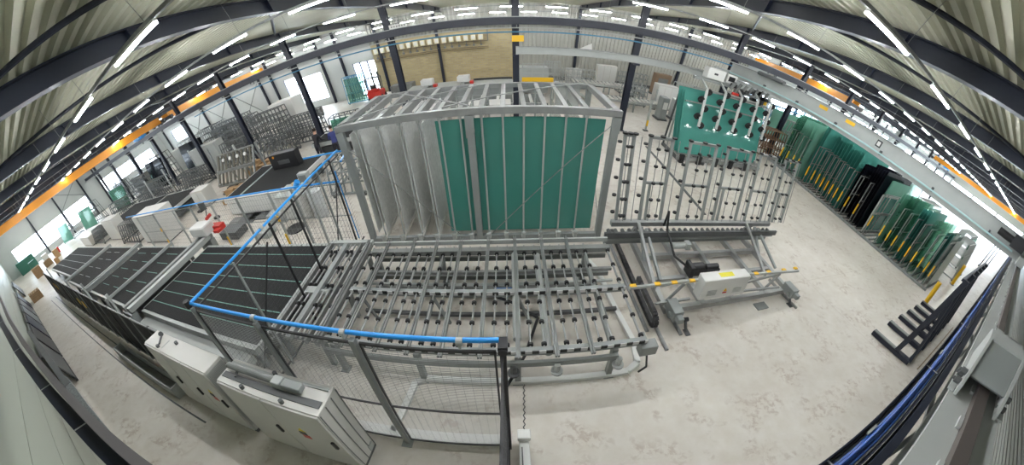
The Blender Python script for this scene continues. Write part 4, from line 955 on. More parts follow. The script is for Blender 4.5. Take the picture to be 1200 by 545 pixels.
# ---- people
def person(name_lab, x, y, rz, shirt, trousers, lean=.1, arm=(.35, .25)):
    """one skinned body; standing, arms forward to the table"""
    t = thing('person', name_lab, 'person', (x, y, 0))
    V = [(0, 0, .95), (0, lean*.5, 1.18), (0, lean, 1.42), (0, lean*1.2, 1.52), (0, lean*1.5, 1.66), (0, lean*1.6, 1.76),
         (.20, lean, 1.42), (.27, lean+.05, 1.14), (.18, lean+.32, 1.05), (.13, lean+.41, 1.04),
         (-.20, lean, 1.42), (-.27, lean+.05, 1.14), (-.18, lean+.32, 1.05), (-.13, lean+.41, 1.04),
         (.10, 0, .90), (.11, .03, .50), (.12, -.02, .09), (.13, .15, .04),
         (-.10, 0, .90), (-.11, .03, .50), (-.12, -.02, .09), (-.13, .15, .04)]
    E = [(0, 1), (1, 2), (2, 3), (3, 4), (4, 5), (2, 6), (6, 7), (7, 8), (8, 9), (2, 10), (10, 11), (11, 12), (12, 13), (0, 14), (14, 15), (15, 16), (16, 17), (0, 18), (18, 19), (19, 20), (20, 21)]
    for hi, s in ((9, 1), (13, -1)):
        hx, hy = s*.13, lean+.41
        for k in range(4):
            L_ = (.10, .12, .11, .09)[k]; x0 = hx+s*(-.03+k*.02); b0 = len(V)
            V += [(x0, hy+L_*.5, 1.03), (x0, hy+L_, .995)]; E += [(hi, b0), (b0, b0+1)]
        b0 = len(V); V += [(hx-s*.045, hy+.0, 1.02), (hx-s*.07, hy+.05, 1.0)]; E += [(hi, b0), (b0, b0+1)]
    rad = [.15, .14, .16, .065, .10, .085, .075, .05, .038, .035, .075, .05, .038, .035, .10, .07, .05, .04, .10, .07, .05, .04]+[.010, .008]*10
    me = bpy.data.meshes.new('body'); me.from_pydata(V, E, []); me.update()
    o = bpy.data.objects.new('body', me); COL.objects.link(o); o.parent = t
    sk = o.modifiers.new('skin', 'SKIN')
    for i, r in enumerate(rad): me.skin_vertices[0].data[i].radius = (r, r*.8 if i in (0, 1, 2) else r)
    me.skin_vertices[0].data[0].use_root = True
    sb = o.modifiers.new('sub', 'SUBSURF'); sb.levels = 1; sb.render_levels = 2
    # colour by height: skin, shirt and trousers
    m = bpy.data.materials.new('worker_body'); m.use_nodes = True; nt = m.node_tree
    tc = nt.nodes.new('ShaderNodeTexCoord'); sp = nt.nodes.new('ShaderNodeSeparateXYZ'); r = nt.nodes.new('ShaderNodeValToRGB'); mr = nt.nodes.new('ShaderNodeMapRange')
    mr.inputs['From Max'].default_value = 2.0
    nt.links.new(tc.outputs['Object'], sp.inputs[0]); nt.links.new(sp.outputs['Z'], mr.inputs['Value']); nt.links.new(mr.outputs['Result'], r.inputs['Fac'])
    cr = r.color_ramp; cr.interpolation = 'CONSTANT'; cr.elements[0].color = (.02, .02, .02, 1); cr.elements[1].position = .06; cr.elements[1].color = (*trousers, 1)
    e = cr.elements.new(.475); e.color = (*shirt, 1); e = cr.elements.new(.765); e.color = (.55, .32, .22, 1)
    nt.links.new(r.outputs['Color'], nt.nodes['Principled BSDF'].inputs['Base Color']); nt.nodes['Principled BSDF'].inputs['Roughness'].default_value = .8
    me.materials.append(m)
    hb = MB(); import bmesh
    bm = bmesh.new(); bmesh.ops.create_icosphere(bm, subdivisions=2, radius=.108)
    for v in bm.verts: v.co.z = v.co.z*1.05+1.76; v.co.y += lean*1.55-.015
    hm = bpy.data.meshes.new('hair'); bm.to_mesh(hm); bm.free(); hm.materials.append(hairm)
    h = bpy.data.objects.new('hair', hm); COL.objects.link(h); h.parent = t
    t.rotation_euler = (0, 0, rz); return t
person('worker in a dark shirt leaning over the felt table, back to the camera', -9.9, 15.0, R(-10), (.012, .013, .018), (.02, .02, .03), .16)
person('worker in a blue and dark outfit beside the first one, farther back at the column', -8.7, 14.9, R(20), (.03, .04, .16), (.02, .02, .03), .12)
# ---- forklift
fk = thing('forklift', 'red forklift truck standing in front of the glazed back door', 'forklift', (-11.4, 29.2, 0))
B(-12.0, -10.7, 28.7, 30.1, .25, .95).build('chassis', red, fk, bevel=.08); B(-11.9, -10.8, 28.6, 29.1, .95, 1.15).build('counterweight', red, fk, bevel=.06)
for x in (-12.0, -10.85):
    for y in (28.95, 29.95): MB().tube((x, y, .28), (x+.16, y, .28), .28, 16).build('wheel', black, fk)
mb = MB()
for x in (-11.95, -10.8):
    for y in (28.95, 29.9): mb.bar((x, y, .95), (x, y+.05, 2.15), .06)
mb.box(-12.0, -10.75, 28.85, 30.0, 2.12, 2.18); mb.build('roof_guard', dgrey, fk)
MB().box(-11.7, -11.55, 30.1, 30.22, .1, 2.6).box(-11.15, -11.0, 30.1, 30.22, .1, 2.6).box(-11.7, -11.0, 30.12, 30.2, 2.4, 2.5).box(-11.7, -11.0, 30.12, 30.2, 1.2, 1.3).build('mast', dgrey, fk)
for x in (-11.65, -11.1): B(x, x+.1, 30.2, 31.2, .08, .13).build('fork', dgrey, fk)
B(-11.65, -11.1, 29.2, 29.6, .95, 1.1).box(-11.65, -11.1, 29.1, 29.2, .95, 1.5).build('seat', black, fk, bevel=.02) if False else MB().box(-11.65, -11.1, 29.2, 29.6, .95, 1.1).box(-11.65, -11.1, 29.1, 29.2, .95, 1.5).build('seat', black, fk)
slabbox('steel_skip', -10.2, -8.2, 30.0, 31.4, 0, .9, mgrey, 'grey steel skip right of the forklift, against the brick wall', 'skip')
slabbox('floor_sign', -16.1, -15.2, 26.0, 26.1, .3, 1.2, mgrey, 'small grey board on a stand on the bright floor', 'board')
props(MB().box(-15.75, -15.55, 25.95, 26.15, 0, .3).build('board_stand', dgrey, origin=(-15.65, 26.05, 0)), 'dark foot carrying the small grey board', 'stand')
# ---- cutting machines in the far bay, behind the storage rack
fm_ = thing('cutting_machine', 'long grey cutting machine with two white heads, behind the storage rack by the brick wall', 'cutting machine', (-3.5, 26.0, 0))
B(-7.5, .3, 24.6, 27.6, .75, 1.0).build('table_bed', lgrey, fm_, bevel=.03)
B(-7.5, .3, 24.5, 24.7, .2, .8).build('side_cover', greyp, fm_)
for x in (-7, -3, .0): B(x-.1, x+.1, 24.8, 27.4, 0, .8).build('leg', greyp, fm_)
for x in (-5.9, -3.2): 
    B(x-.15, x+.15, 24.5, 27.6, 1.0, 1.2).build('gantry', greyp, fm_)
    B(x-.45, x+.45, 25.6, 26.5, 1.15, 1.65).build('cutting_head', whitep, fm_, bevel=.06)
    B(x+.45, x+.7, 25.6, 26.2, 1.0, 1.2).build('red_fitting', red, fm_)
B(-2.6, .3, 27.2, 27.5, 1.0, 1.12).build('guard_rail', blackm, fm_)
mb = MB()
for i in range(9): mb.tube((-6.8+i*1.02, 20.4, .55), (-6.8+i*1.02, 22.9, .55), .10, 12)
rc = thing('roller_bed', 'bed of broad white rollers on the floor behind the storage rack', 'roller bed', (-2.5, 21.6, 0))
mb.each('roller', whitep, rc); B(-7.3, 2.3, 20.2, 20.35, 0, .6).build('side_beam', greyp, rc); B(-7.3, 2.3, 22.95, 23.1, 0, .6).build('side_beam', greyp, rc)
for i, x in enumerate((-5.6, -3.9, -2.2, -.5)):
    slabbox('white_crate', x-.6, x+.6, 17.9, 19.3, 0, 1.1, creamp, 'white crate in the row behind the storage rack, %s from the left' % ORD[i], 'crate')
for k, (xa, xb) in enumerate(((-31.0, -25.8), (-36.6, -31.4), (-42.2, -37.0))):
    mb = MB().bar((xa, YW-.06, .3), (xb, YW-.06, 5.3), .05).bar((xa, YW-.06, 5.3), (xb, YW-.06, .3), .05)
    props(mb.build('wall_brace', mgrey, origin=((xa+xb)/2, YW-.06, 2.8)), 'crossed grey brace rods on the pale back wall, %s of three from the doors' % ORD[k], 'brace')
for k, (ya, yb) in enumerate(((11.2, 15.7),)):
    props(MB().bar((XL+.06, ya, 3.9), (XL+.06, yb, 6.8), .06).bar((XL+.06, ya, 6.8), (XL+.06, yb, 3.9), .06).build('wall_brace', dgrey, origin=(XL, 13.5, 5)), 'crossed dark brace rods above the end wall windows', 'brace')
for k, (px, py, h) in enumerate(((207, 228, 2.6), (222, 215, 2.6), (236, 205, 2.6), (259, 205, 2.4), (292, 208, 2.4), (318, 208, 2.3), (186, 240, 2.5), (146, 268, 2.4), (127, 262, 2.4))):
    p = G(px, py, 0)
    props(B(p.x-.05, p.x+.05, p.y-.05, p.y+.05, 0, h).build('guard_post', [lgrey, greyp][k % 2], origin=(p.x, p.y, 0)), 'tall grey guard post between the second line tables, %s' % ['left of the white box', 'behind the white box', 'left of the tilting table', 'in front of the tilting table', 'at the cardboard boxes', 'in front of the flight case', 'beside the tall white cabinet', 'at the farthest white cabinet', 'by the end wall racks'][k], 'post')
# =============== cranes ===============
def crane(name, x, y0, y1, lab, zc=6.26, two=True, sx=.28):
    t = thing('overhead_crane', lab, 'crane', (x, (y0+y1)/2, zc))
    for s in ((-.55, .55) if two else (0,)):
        MB().box(x+s-sx/2, x+s+sx/2, y0+.3, y1-.3, zc-.26, zc+.26).box(x+s-sx/2-.06, x+s+sx/2+.06, y0+.3, y1-.3, zc-.30, zc-.26).build('girder', orange, t)
    for y in (y0+.15, y1-.15): MB().box(x-1.1, x+1.1, y-.13, y+.13, zc-.34, zc-.06).box(x-1.0, x-.8, y-.1, y+.1, zc-.42, zc-.34).box(x+.8, x+1., y-.1, y+.1, zc-.42, zc-.34).build('end_carriage', blackm, t)
    h = MB().box(x-.5, x+.5, y1-2.9, y1-2.1, zc-.5, zc-.1).tube((x-.6, y1-2.5, zc-.35), (x+.6, y1-2.5, zc-.35), .22, 14).build('hoist', bluep, t)
    MB().tube((x, y1-2.5, zc-.9), (x, y1-2.5, zc-.4), .02).tube((x, y1-2.5, zc-1.0), (x, y1-2.5, zc-.85), .07, 10).build('hook', dgrey, h)
    return t
crane('a', -24.6, -.4, YR-.35, 'double girder orange crane on the left, spanning the near bay')
crane('b', -24.6, YR+.27, YW-.35, 'orange crane on the left in the far bay, beyond the columns')
crane('c', 24.6, YR+.27, YW-.35, 'orange crane on the right in the far bay, beyond the columns')
c4 = crane('d', 46.0, -.4, YR-.35, 'orange crane at the far right of the near bay, beyond the grey bridge crane', zc=6.40)
# runway on the near wall for the orange cranes (left part runs out of view)
props(MB().ibeam((XL, -.85, 5.58), (XR, -.85, 5.58), .22, .38).build('runway_beam', navy, origin=(0, -.85, 5.58)), 'navy crane runway beam on the near wall beside the camera', 'runway beam')
# ---- grey runways of the glass handling crane
far = thing('crane_runway', 'light grey crane runway fixed on the columns, running right from the centre column', 'crane runway', (20, YR-.5, 4.0))
MB().ibeam((X0+.05, YR-.52, 4.08), (XR, YR-.52, 4.08), .22, .34, .03, .02).build('girder', lgrey, far)
MB().box(X0+.05, XR, YR-.55, YR-.49, 4.25, 4.30).build('rail', galv, far)
for i in range(0, 11): MB().box(X0+SP*i-.12, X0+SP*i+.12, YR-.7, YR-.15, 3.80, 3.90).build('console', navy2, far)
MB().box(X0+.0, X0+.1, YR-.66, YR-.38, 3.9, 4.3).build('end_plate', lgrey, far); MB().poly([(3.2, YR-.55, 4.3), (3.7, YR-.55, 4.62), (3.75, YR-.55, 4.3)], (0, .08, 0)).build('end_stop', whitep, far)
near = thing('crane_runway', 'big light grey crane runway girder along the near wall at the lower right', 'crane runway', (10, -.4, 4.2))
MB().box(.9, XR, -.60, -.22, 4.26, 4.30).box(.9, XR, -.43, -.39, 3.9, 4.26).box(.9, XR, -.56, -.26, 3.86, 3.90).build('girder', lgrey, near)
MB().box(.9, XR, -.46, -.38, 4.30, 4.37).build('rail', mat('dark_rail', (.13, .11, .10), .45, .3), near)
mb = MB(); x = 1.2
while x < 12: mb.box(x, x+.12, -.375, -.35, 4.30, 4.325); x += .45
mb.each('rail_clip', lgrey, near)
props(MB().ibeam((.6, -.17, 3.98), (XR, -.17, 3.98), .05, .2).build('edge_beam', navy, origin=(10, -.16, 4)), 'navy edge beam between the cable tray and the grey runway girder', 'edge beam')
mb = MB(); x = 1.3
while x < 30: mb.bar((x, -.15, 3.84), (x+.8, -.30, 3.84), .04); mb.bar((x+.8, -.30, 3.84), (x+1.6, -.15, 3.84), .04); x += 1.9
props(mb.build('runway_lattice', lgrey, origin=(6, -.15, 4)), 'pale lattice bracing between the cable tray and the runway girder', 'bracing')
tray = thing('cable_tray', 'dark cable tray with blue and black cables along the near wall at the lower right', 'cable tray', (8, .0, 4.0))
MB().box(.5, XR, -.13, .0, 3.90, 3.92).box(.5, XR, -.005, .005, 3.90, 3.97).box(.5, XR, -.135, -.125, 3.90, 3.97).build('tray', navy2, tray)
for k, (y, r, m_) in enumerate(((-.012, .008, blackm), (-.03, .009, dgrey), (-.05, .012, bluec), (-.074, .013, bluec), (-.096, .009, bluec), (-.115, .008, blackm), (-.062, .010, bluec))):
    MB().tube((.5, y, 3.935+(.025 if k == 6 else 0)), (40, y, 3.935+(.025 if k == 6 else 0)), r, 8).build('cable', m_, tray)
mb = MB(); x = 1.2
while x < 20: mb.box(x, x+.008, -.125, -.005, 3.955, 3.962); mb.box(x+.35, x+.47, -.04, -.025, 3.955, 3.962); x += 1.5
mb.each('cable_tie', lgrey, tray)
# end bracket of the crane on the near runway
bk = thing('crane_bracket', 'large pale grey crane carriage bracket bolted on the runway girder at lower right', 'bracket', (2.75, -.4, 4.3))
for y, yy in ((-.27, -.24), (-.57, -.54)):
    MB().poly([(1.95, y, 4.31), (2.75, y, 4.31), (2.75, y, 4.58), (2.65, y, 4.62), (2.40, y, 4.62), (2.0, y, 4.38)], (0, .022, 0)).build('side_plate', lgrey, bk)
MB().box(2.42, 2.74, -.545, -.27, 4.59, 4.62).box(2.72, 2.75, -.545, -.27, 4.4, 4.62).build('top_plate', lgrey, bk)
MB().poly([(2.42, -.545, 4.61), (2.42, -.27, 4.61), (2.1, -.27, 4.42), (2.1, -.545, 4.42)], (.02, 0, -.02)).build('front_plate', greyp, bk)
for y in (-.235, -.59):
    for k, (x, z) in enumerate(((2.08, 4.345), (2.2, 4.345), (2.14, 4.40))):
        MB().tube((x, y-.02, z), (x, y+.03, z), .026, 6).tube((x, y+.01, z), (x, y+.045, z), .014, 8).build('bolt', dgrey, bk)
MB().box(1.98, 2.3, -.24, -.2, 4.302, 4.32).box(1.98, 2.3, -.62, -.56, 4.302, 4.32).each('foot_plate', lgrey, bk)
MB().tube((2.5, -.48, 4.46), (2.5, -.34, 4.46), .085, 20).build('wheel', blackm, bk)
# ---- grey bridge crane
BXc = 11.5
bc = thing('bridge_crane', 'long light grey box girder bridge crane crossing the hall to the right', 'crane', (BXc, 8.4, 4.5))
g_ = B(BXc-.25, BXc+.25, -.6, YR-.46, 4.48, 5.18).build('box_girder', lgrey, bc)
B(BXc-.30, BXc+.30, -.6, YR-.46, 4.44, 4.48).build('lower_flange', lgrey, bc); B(BXc-.30, BXc+.30, -.6, YR-.46, 5.18, 5.21).build('upper_flange', greyp, bc)
B(BXc-.42, BXc-.36, 0, YR-.6, 4.60, 4.66).build('trunking', mat('cyan_trunking', (.45, .66, .66), .35), bc)
for y in (1, 3.5, 6, 8.5, 11, 13.5): B(BXc-.40, BXc-.25, y, y+.05, 4.58, 4.75).build('trunking_bracket', dgrey, bc)
for y, w_ in ((7.7, .5), (9.3, .5)): B(BXc-.262, BXc-.25, y, y+w_, 4.95, 5.10).build('yellow_label', yel, bc)
B(BXc-.262, BXc-.25, 6.2, 6.45, 4.78, 5.05).build('number_plate', blackm, bc); B(BXc-.266, BXc-.262, 6.25, 6.40, 4.83, 5.0).build('number_plate_face', whitep, bc)
for y in (YR-.60, -.42): MB().box(BXc-1.3, BXc+1.3, y-.13, y+.13, 4.42, 4.72).build('end_carriage', lgrey, bc, bevel=.01)
MB().box(BXc-.9, BXc-.3, -.3, .2, 4.75, 5.2).tube((BXc-.7, .2, 4.95), (BXc-.7, .75, 4.95), .13, 14).build('drive_motor', blackm, bc)
MB().tube((BXc-.6, 12.0, 5.22), (BXc-.6, 14.0, 5.22), .1, 10).build('upper_cable_roll', dgrey, bc)
tr = thing('glass_lifter', 'vacuum glass lifter with white box and five cup arms hanging from the grey bridge crane', 'glass lifter', (10.8, 14.3, 3.6))
B(8.75, 9.75, 14.8, 15.3, 4.1, 4.68).build('control_box', whitep, tr, bevel=.03)
B(9.1, 9.3, 14.78, 14.8, 4.35, 4.45).build('control_panel', blackm, tr)
B(9.9, 10.5, 14.85, 15.3, 4.15, 4.6).build('second_box', whitep, tr, bevel=.03); B(10.0, 10.35, 14.82, 14.85, 4.25, 4.5).build('black_screen', blackm, tr)
MB().box(8.2, 11.9, 14.9, 15.1, 3.92, 4.06).box(10.6, 12.6, 14.75, 14.95, 3.75, 3.9).build('lifting_beam', greyp, tr)
mb = MB(); random.seed(3)
for k in range(16):
    x = 10.3+random.random()*2.4; z = 3.6+random.random()*.6; mb.box(x-.13, x+.13, 14.6, 14.85, z-.1, z+.1)
mb.each('valve_block', blackm, tr)
mb = MB()
for k in range(7):
    x = 10.2+k*.38; mb.tube((x, 14.7, 3.9), (x+.1, 14.6, 4.3), .09, 10)
mb.each('vacuum_pump', mgrey, tr)
B(10.3, 10.7, 14.5, 14.6, 3.65, 3.78).build('red_box', red, tr); B(12.6, 12.75, 14.6, 14.7, 3.6, 3.8).build('yellow_box', yel, tr)
B(10.0, 12.4, 14.55, 14.7, 3.45, 3.62).build('lower_housing', creamp, tr)
arms = [((829, 105), (816, 148)), ((851, 109), (836, 151)), ((870, 114), (855, 154)), ((889, 117), (875, 159)), ((904, 122), (890, 163))]
cupm = None
for a, b_ in arms:
    p = W(a[0], a[1], 14.15); q = W(b_[0], b_[1], 13.55)
    q.x = p.x+(q.x-p.x)*.6
    ar = MB().bar(p, q, .13, .08).bar(p, p+Vector((0, .75, .35)), .08).build('cup_arm', lgrey, tr)
    for k in range(5):
        c = p+(q-p)*(.08+.225*k); c = c+Vector((-.16 if k % 2 else .16, 0, 0))
        MB().tube(c+Vector((0, .0, 0)), c+Vector((0, .12, .04)), .16, 16).tube(c+Vector((0, -.1, -.03)), c, .04, 8).build('suction_cup', black, ar)
MB().bar((8.0, 14.3, 3.55), (12.6, 14.3, 3.55), .09).bar((7.6, 13.95, 2.9), (12.6, 13.95, 2.9), .06).build('arm_beam', galv, tr)
# the sheets in front of it
for k, (x0, x1, dy, z1, lb) in enumerate(((7.72, 11.9, 0, 3.32, 'front'), (7.9, 12.7, .1, 3.42, 'second'), (7.66, 12.4, .2, 3.28, 'third'), (8.6, 12.9, .3, 3.1, 'fourth'), (7.6, 10.2, .42, 3.4, 'fifth'), (9.2, 13.2, .55, 3.3, 'rearmost'))):
    o = MB().poly([(x0, 13.5+dy, .42), (x1, 13.5+dy, .42), (x1, 13.5+dy+1.0*(z1-.42)/2.9, z1), (x0, 13.5+dy+1.0*(z1-.42)/2.9, z1)], (0, .025, -.008))
    props(o.build('glass_sheet', glassG, origin=((x0+x1)/2, 13.5+dy, .42)), '%s big dark green glass sheet on the leaning pack under the vacuum lifter' % lb, 'glass sheet', 'green glass pack under the vacuum lifter')
gr = thing('glass_stand', 'long low leaning stand that carries the green glass pack under the lifter', 'glass stand', (10.3, 14, 0))
mb = MB()
for x in (7.9, 9.2, 10.5, 11.8, 12.9):
    mb.box(x-.06, x+.06, 13.2, 15.6, .0, .14).bar((x, 14.15, .25), (x, 15.3, 3.2), .10).bar((x, 15.55, .1), (x, 15.3, 3.2), .08)
mb.build('frames', dgrey, gr)
MB().box(7.7, 13.1, 13.3, 13.45, .12, .3).box(7.7, 13.1, 13.5, 14.1, .32, .40).build('foot_beam', galv, gr)
for x in (8.0, 9.0, 10.0, 11.0, 12.0): B(x-.18, x+.05, 13.2, 13.35, .0, .42).build('rubber_foot', black, gr)
# =============== comb racks with glass on the right ===============
gtint = [glassG, glassL, glassC]
def uframe(x, y, label, h=2.7, d=2.6, first=None):
    if first is not None: return dup(first, (x, y, 0), label)
    t = thing('glass_divider', label, 'divider frame', (x, y, 0), 'divider frames of the long glass rack')
    MB().box(x-.025, x+.025, y-.025, y+.025, .12, h).box(x, x+d, y-.03, y+.03, h-.05, h).box(x+d-.06, x+d, y-.03, y+.03, .12, h).box(x, x+d, y-.02, y+.02, h*.55, h*.55+.04).build('frame', barg, t)
    MB().box(x+.38, x+.42, y-.02, y+.02, .12, h-.05).build('inner_post', barg, t)
    MB().box(x-.034, x+.034, y-.034, y+.034, .65, 1.30).build('yellow_sleeve', yel, t)
    return t
base = thing('glass_rack_base', 'long low steel base of the glass racks along the right side of the floor', 'rack base', (17.5, 8, 0))
MB().box(16.05, 16.2, 2.4, 16.0, 0, .12).box(18.8, 18.95, 2.4, 16, 0, .12).build('long_beam', greyp, base)
mb = MB(); y = 2.5
while y < 16: mb.box(16.05, 18.95, y-.04, y+.04, .02, .11); y += .35
mb.build('cross_beams', mgrey, base)
fy = [2.75, 3.1, 3.5, 3.95, 4.4, 4.85, 5.35, 5.8, 6.25, 7.15, 8.3, 9.05, 9.6, 10.0, 10.4, 10.8, 11.2, 11.6, 12.05, 12.6, 13.6, 14.1, 14.7, 15.3]
ff = None
for k, y in enumerate(fy):
    lb = 'grey divider frame with yellow sleeve in the long rack, %s from the near end' % (ORD[k] if k < 20 else ['twenty-first', 'twenty-second', 'twenty-third', 'twenty-fourth'][k-20])
    o = uframe(16.3, y, lb, first=ff)
    if ff is None: ff = o
def rsheet(y, x0, x1, z1, m_, lb, grp, n=1, dy=.07):
    for k in range(n):
        yy = y+dy*k
        o = B(x0+.06*k, x1-.1*(k % 3), yy, yy+.014, .13, z1-.05*(k % 4)).build('glass_sheet', m_, origin=((x0+x1)/2, yy, .13))
        props(o, (lb if n == 1 else '%s, %s from the near side' % (lb, ORD[k])), 'glass sheet', grp)
rsheet(2.55, 16.5, 18.7, 2.95, glassmat('frosted_panel', (.9, .95, .92), (.60, .66, .60), .75, .4), 'pale frosted panel closing the near end of the long glass rack', 'sheets at the near end of the long rack')
for gi, (y0, n, z1, m_, x1, lb) in enumerate(((2.85, 3, 3.1, glassG, 19.4, 'tall green sheet in the nearest slots of the long rack'), (3.55, 4, 3.3, glassC, 19.5, 'clear green sheet in the near part of the long rack'), (4.45, 4, 3.4, glassG, 19.8, 'green sheet in the middle of the near half'), (5.4, 4, 3.45, glassC, 19.3, 'clear sheet in the upper slots of the near half'), (6.2, 2, 3.3, glassL, 19.2, 'pale green sheet beside the window grid frame'))):
    rsheet(y0, 16.45, x1, z1, m_, lb, lb+' group', n, .19)
rsheet(7.45, 16.9, 19.6, 3.45, glassL, 'pale green sheet behind the white grid frame', 'sheets near the grid frame', 2, .1)
rsheet(7.75, 16.4, 20.2, 3.75, glassD, 'black glass sheet in the dark stack of the long rack', 'black glass stack', 6, .20)
rsheet(9.2, 16.5, 19.8, 3.4, glassD, 'dark sheet left of the black stack', 'dark sheets', 2, .15)
rsheet(9.7, 16.5, 20.0, 3.9, glassG, 'dark green sheet in the tall stack behind the divider frames', 'tall dark green stack', 10, .28)
rsheet(12.7, 16.6, 20.6, 4.15, glassG, 'high green sheet at the far side of the tall stack', 'high green sheets', 3, .2)
rsheet(13.4, 16.3, 20.5, 3.7, glassL, 'broad pale green sheet at the long rack far end', 'pale sheets at the far end', 5, .34)
rsheet(15.3, 16.6, 20.2, 3.8, glassC, 'clear sheet closing the far end of the long rack', 'clear sheets at the far end', 3, .2)
wf = thing('window_grid_frame', 'grey four pane grid frame leaning in the long rack in front of pale glass', 'frame', (17.4, 7.33, .12))
mb = MB()
for x in (16.45, 17.5, 18.6): mb.box(x-.05, x+.05, 7.30, 7.37, .13, 2.55)
for z in (.2, 1.35, 2.5): mb.box(16.45, 18.6, 7.30, 7.37, z-.05, z+.05)
mb.build('grid', lgrey, wf)
for i in range(2):
    for j in range(2): B(16.5+i*1.05, 17.45+i*1.1, 7.33, 7.34, .25+j*1.15, 1.3+j*1.15).build('pane', glassmat('teal_pane', (.4, .75, .68), (.08, .32, .28), .75), wf)
# navy L racks
n0 = None
for k, x in enumerate((9.35, 10.6, 11.6, 12.5, 13.4, 14.3)):
    lb = 'navy L shaped glass rack on the right floor, %s from the camera' % ORD[k]
    if n0 is None:
        n0 = thing('navy_rack', lb, 'rack', (x, .9, 0), 'navy L shaped racks on the right')
        MB().box(x-.11, x+.11, .45, 1.95, .02, .17).build('foot', navy, n0)
        B(x-.08, x+.08, 1.0, 1.93, .17, .19).build('rubber_strip', mgrey, n0)
        MB().bar((x, 1.0, .1), (x, .55, 3.3), .16, .16).build('upright', navy, n0)
        MB().bar((x, .45, .1), (x, .60, 2.6), .09).bar((x, .5, 1.2), (x, .82, 1.2), .07).build('brace', navy, n0)
    else: dup(n0, (x, .9, 0), lb)
rl = thing('navy_rack_rail', 'long navy beam tying the navy L racks together', 'beam', (11.8, .5, 0))
MB().bar((9.3, .5, .1), (14.4, .5, .1), .10).bar((9.3, .66, 3.25), (14.4, .66, 3.25), .09).bar((9.35, .5, .2), (14.3, .62, 3.1), .06).build('tie_beam', navy, rl)
props(MB().box(9.5, 14.5, .1, .14, 0, .03).build('floor_strip', mat('tan_strip', (.30, .22, .15), .7), origin=(12, .12, 0)), 'thin tan strip on the floor in front of the navy L racks', 'floor strip')
yp = thing('yellow_bollard', 'round yellow bollard standing between the navy racks and the long glass rack', 'bollard', (14.7, 1.85, 0))
MB().tube((14.7, 1.85, 0), (14.7, 1.85, 1.25), .11, 16).build('post', yel, yp); MB().tube((14.7, 1.85, 0), (14.7, 1.85, .03), .18, 16).build('foot', mgrey, yp)
yp = thing('yellow_bollard', 'farther yellow bollard beyond the end of the navy racks', 'bollard', (20.5, 1.9, 0))
MB().tube((20.5, 1.9, 0), (20.5, 1.9, 1.5), .11, 16).build('post', yel, yp); MB().tube((20.5, 1.9, 0), (20.5, 1.9, .03), .18, 16).build('foot', mgrey, yp)
for k, (x, y) in enumerate(((33.2, 1.9), (33.9, 1.6), (34.6, 1.3))):
    t = thing('navy_rack', 'small navy comb rack far away on the bright floor, %s of three' % ORD[k], 'rack', (x, y, 0), 'far navy comb racks')
    MB().box(x-.9, x+.6, y-.06, y+.06, 0, .15).build('foot', navy, t); MB().bar((x+.5, y, .1), (x+.8, y-.1, 2.6), .09).build('upright', navy, t)
def rk(x, y, w_, h, lb, m_=galv, gl=None, rz=0, nb=8): return gcart(x, y, w_, 1.6, h, rz, lb, nb, m_, glass=gl)
rk(22.5, 2.9, 3.0, 2.6, 'pale rack of upright poles beyond the near end of the long glass rack', lgrey)
rk(26.5, 3.6, 3.4, 2.7, 'bluish pole rack on the bright floor at the right', lgrey, (glassL, 2, '%s bluish sheet from the back on the pole rack at the right'))
rk(24.0, 7.0, 3.6, 3.0, 'grey rack behind the long glass rack, near end', lgrey, (glassL, 2, '%s pale sheet from the back on the rack behind the near end'))
rk(26.0, 11.0, 3.6, 3.0, 'grey rack behind the black glass stack', galv, (glassL, 2, '%s pale sheet from the back on the rack behind the black stack'))
rk(24.5, 14.5, 3.4, 3.0, 'grey rack behind the tall green stack', galv, (glassL, 2, '%s pale sheet from the back on the rack behind the tall green stack'))
rk(19.5, 17.2, 3.2, 2.8, 'grey pole rack past the far end of the long glass rack', galv)
rk(16.4, 17.0, 2.0, 1.9, 'brown and yellow pole rack left of the long rack far end', mat('brown_steel', (.16, .09, .05), .6))
rk(21.5, 22.0, 4.0, 3.0, 'blue grey glass rack in the far bay, behind the green pack', blued, (glassL, 2, '%s bluish sheet from the back on the blue grey rack in the far bay'), nb=10)
rk(27.5, 24.0, 4.5, 3.2, 'blue grey rack beside the right far windows', blued, (glassL, 2, '%s bluish sheet from the back on the rack beside the right far windows'), nb=10)
rk(34.0, 23.0, 4.5, 3.2, 'pale blue rack far right in the far bay', lgrey, (glassL, 2, '%s bluish sheet from the back on the pale blue rack far right'), nb=10)
rk(33.0, 12.5, 4.0, 2.8, 'bright grey rack in front of the right end windows', lgrey, (glassL, 2, '%s bright sheet from the back on the rack in front of the right end windows'), nb=9)
# =============== machines in the far bay, centre and right ===============
pf = thing('platform', 'grey steel platform with railings and a yellow kick plate, right behind the centre column', 'platform', (2, 24.5, 0))
B(.9, 3.1, 24, 25.6, 1.15, 1.25).build('deck', greyp, pf); B(.9, 3.0, 23.96, 24.0, 1.3, 1.62).build('kick_plate', yel, pf)
mb = MB()
for x in (.95, 1.6, 2.3, 3.05): mb.bar((x, 24.0, 0), (x, 24.0, 2.6), .06)
for z in (1.9, 2.3, 2.6): mb.bar((.95, 24.0, z), (3.05, 24.0, z), .05)
mb.build('railing', lgrey, pf)
st_ = MB()
for k in range(7): st_.box(3.15+k*.36, 3.5+k*.36, 24.2, 25.2, 1.15-k*.17, 1.19-k*.17)
st_.bar((3.1, 24.2, 1.2), (5.7, 24.2, 0), .07).bar((3.1, 25.2, 1.2), (5.7, 25.2, 0), .07).bar((3.1, 24.2, 2.4), (5.7, 24.2, 1.1), .06); st_.build('stairs', lgrey, pf)
slabbox('machine_block', .7, 2.9, 26.2, 28.0, 0, 2.0, lgrey, 'pale machine block behind the platform railings', 'machine')
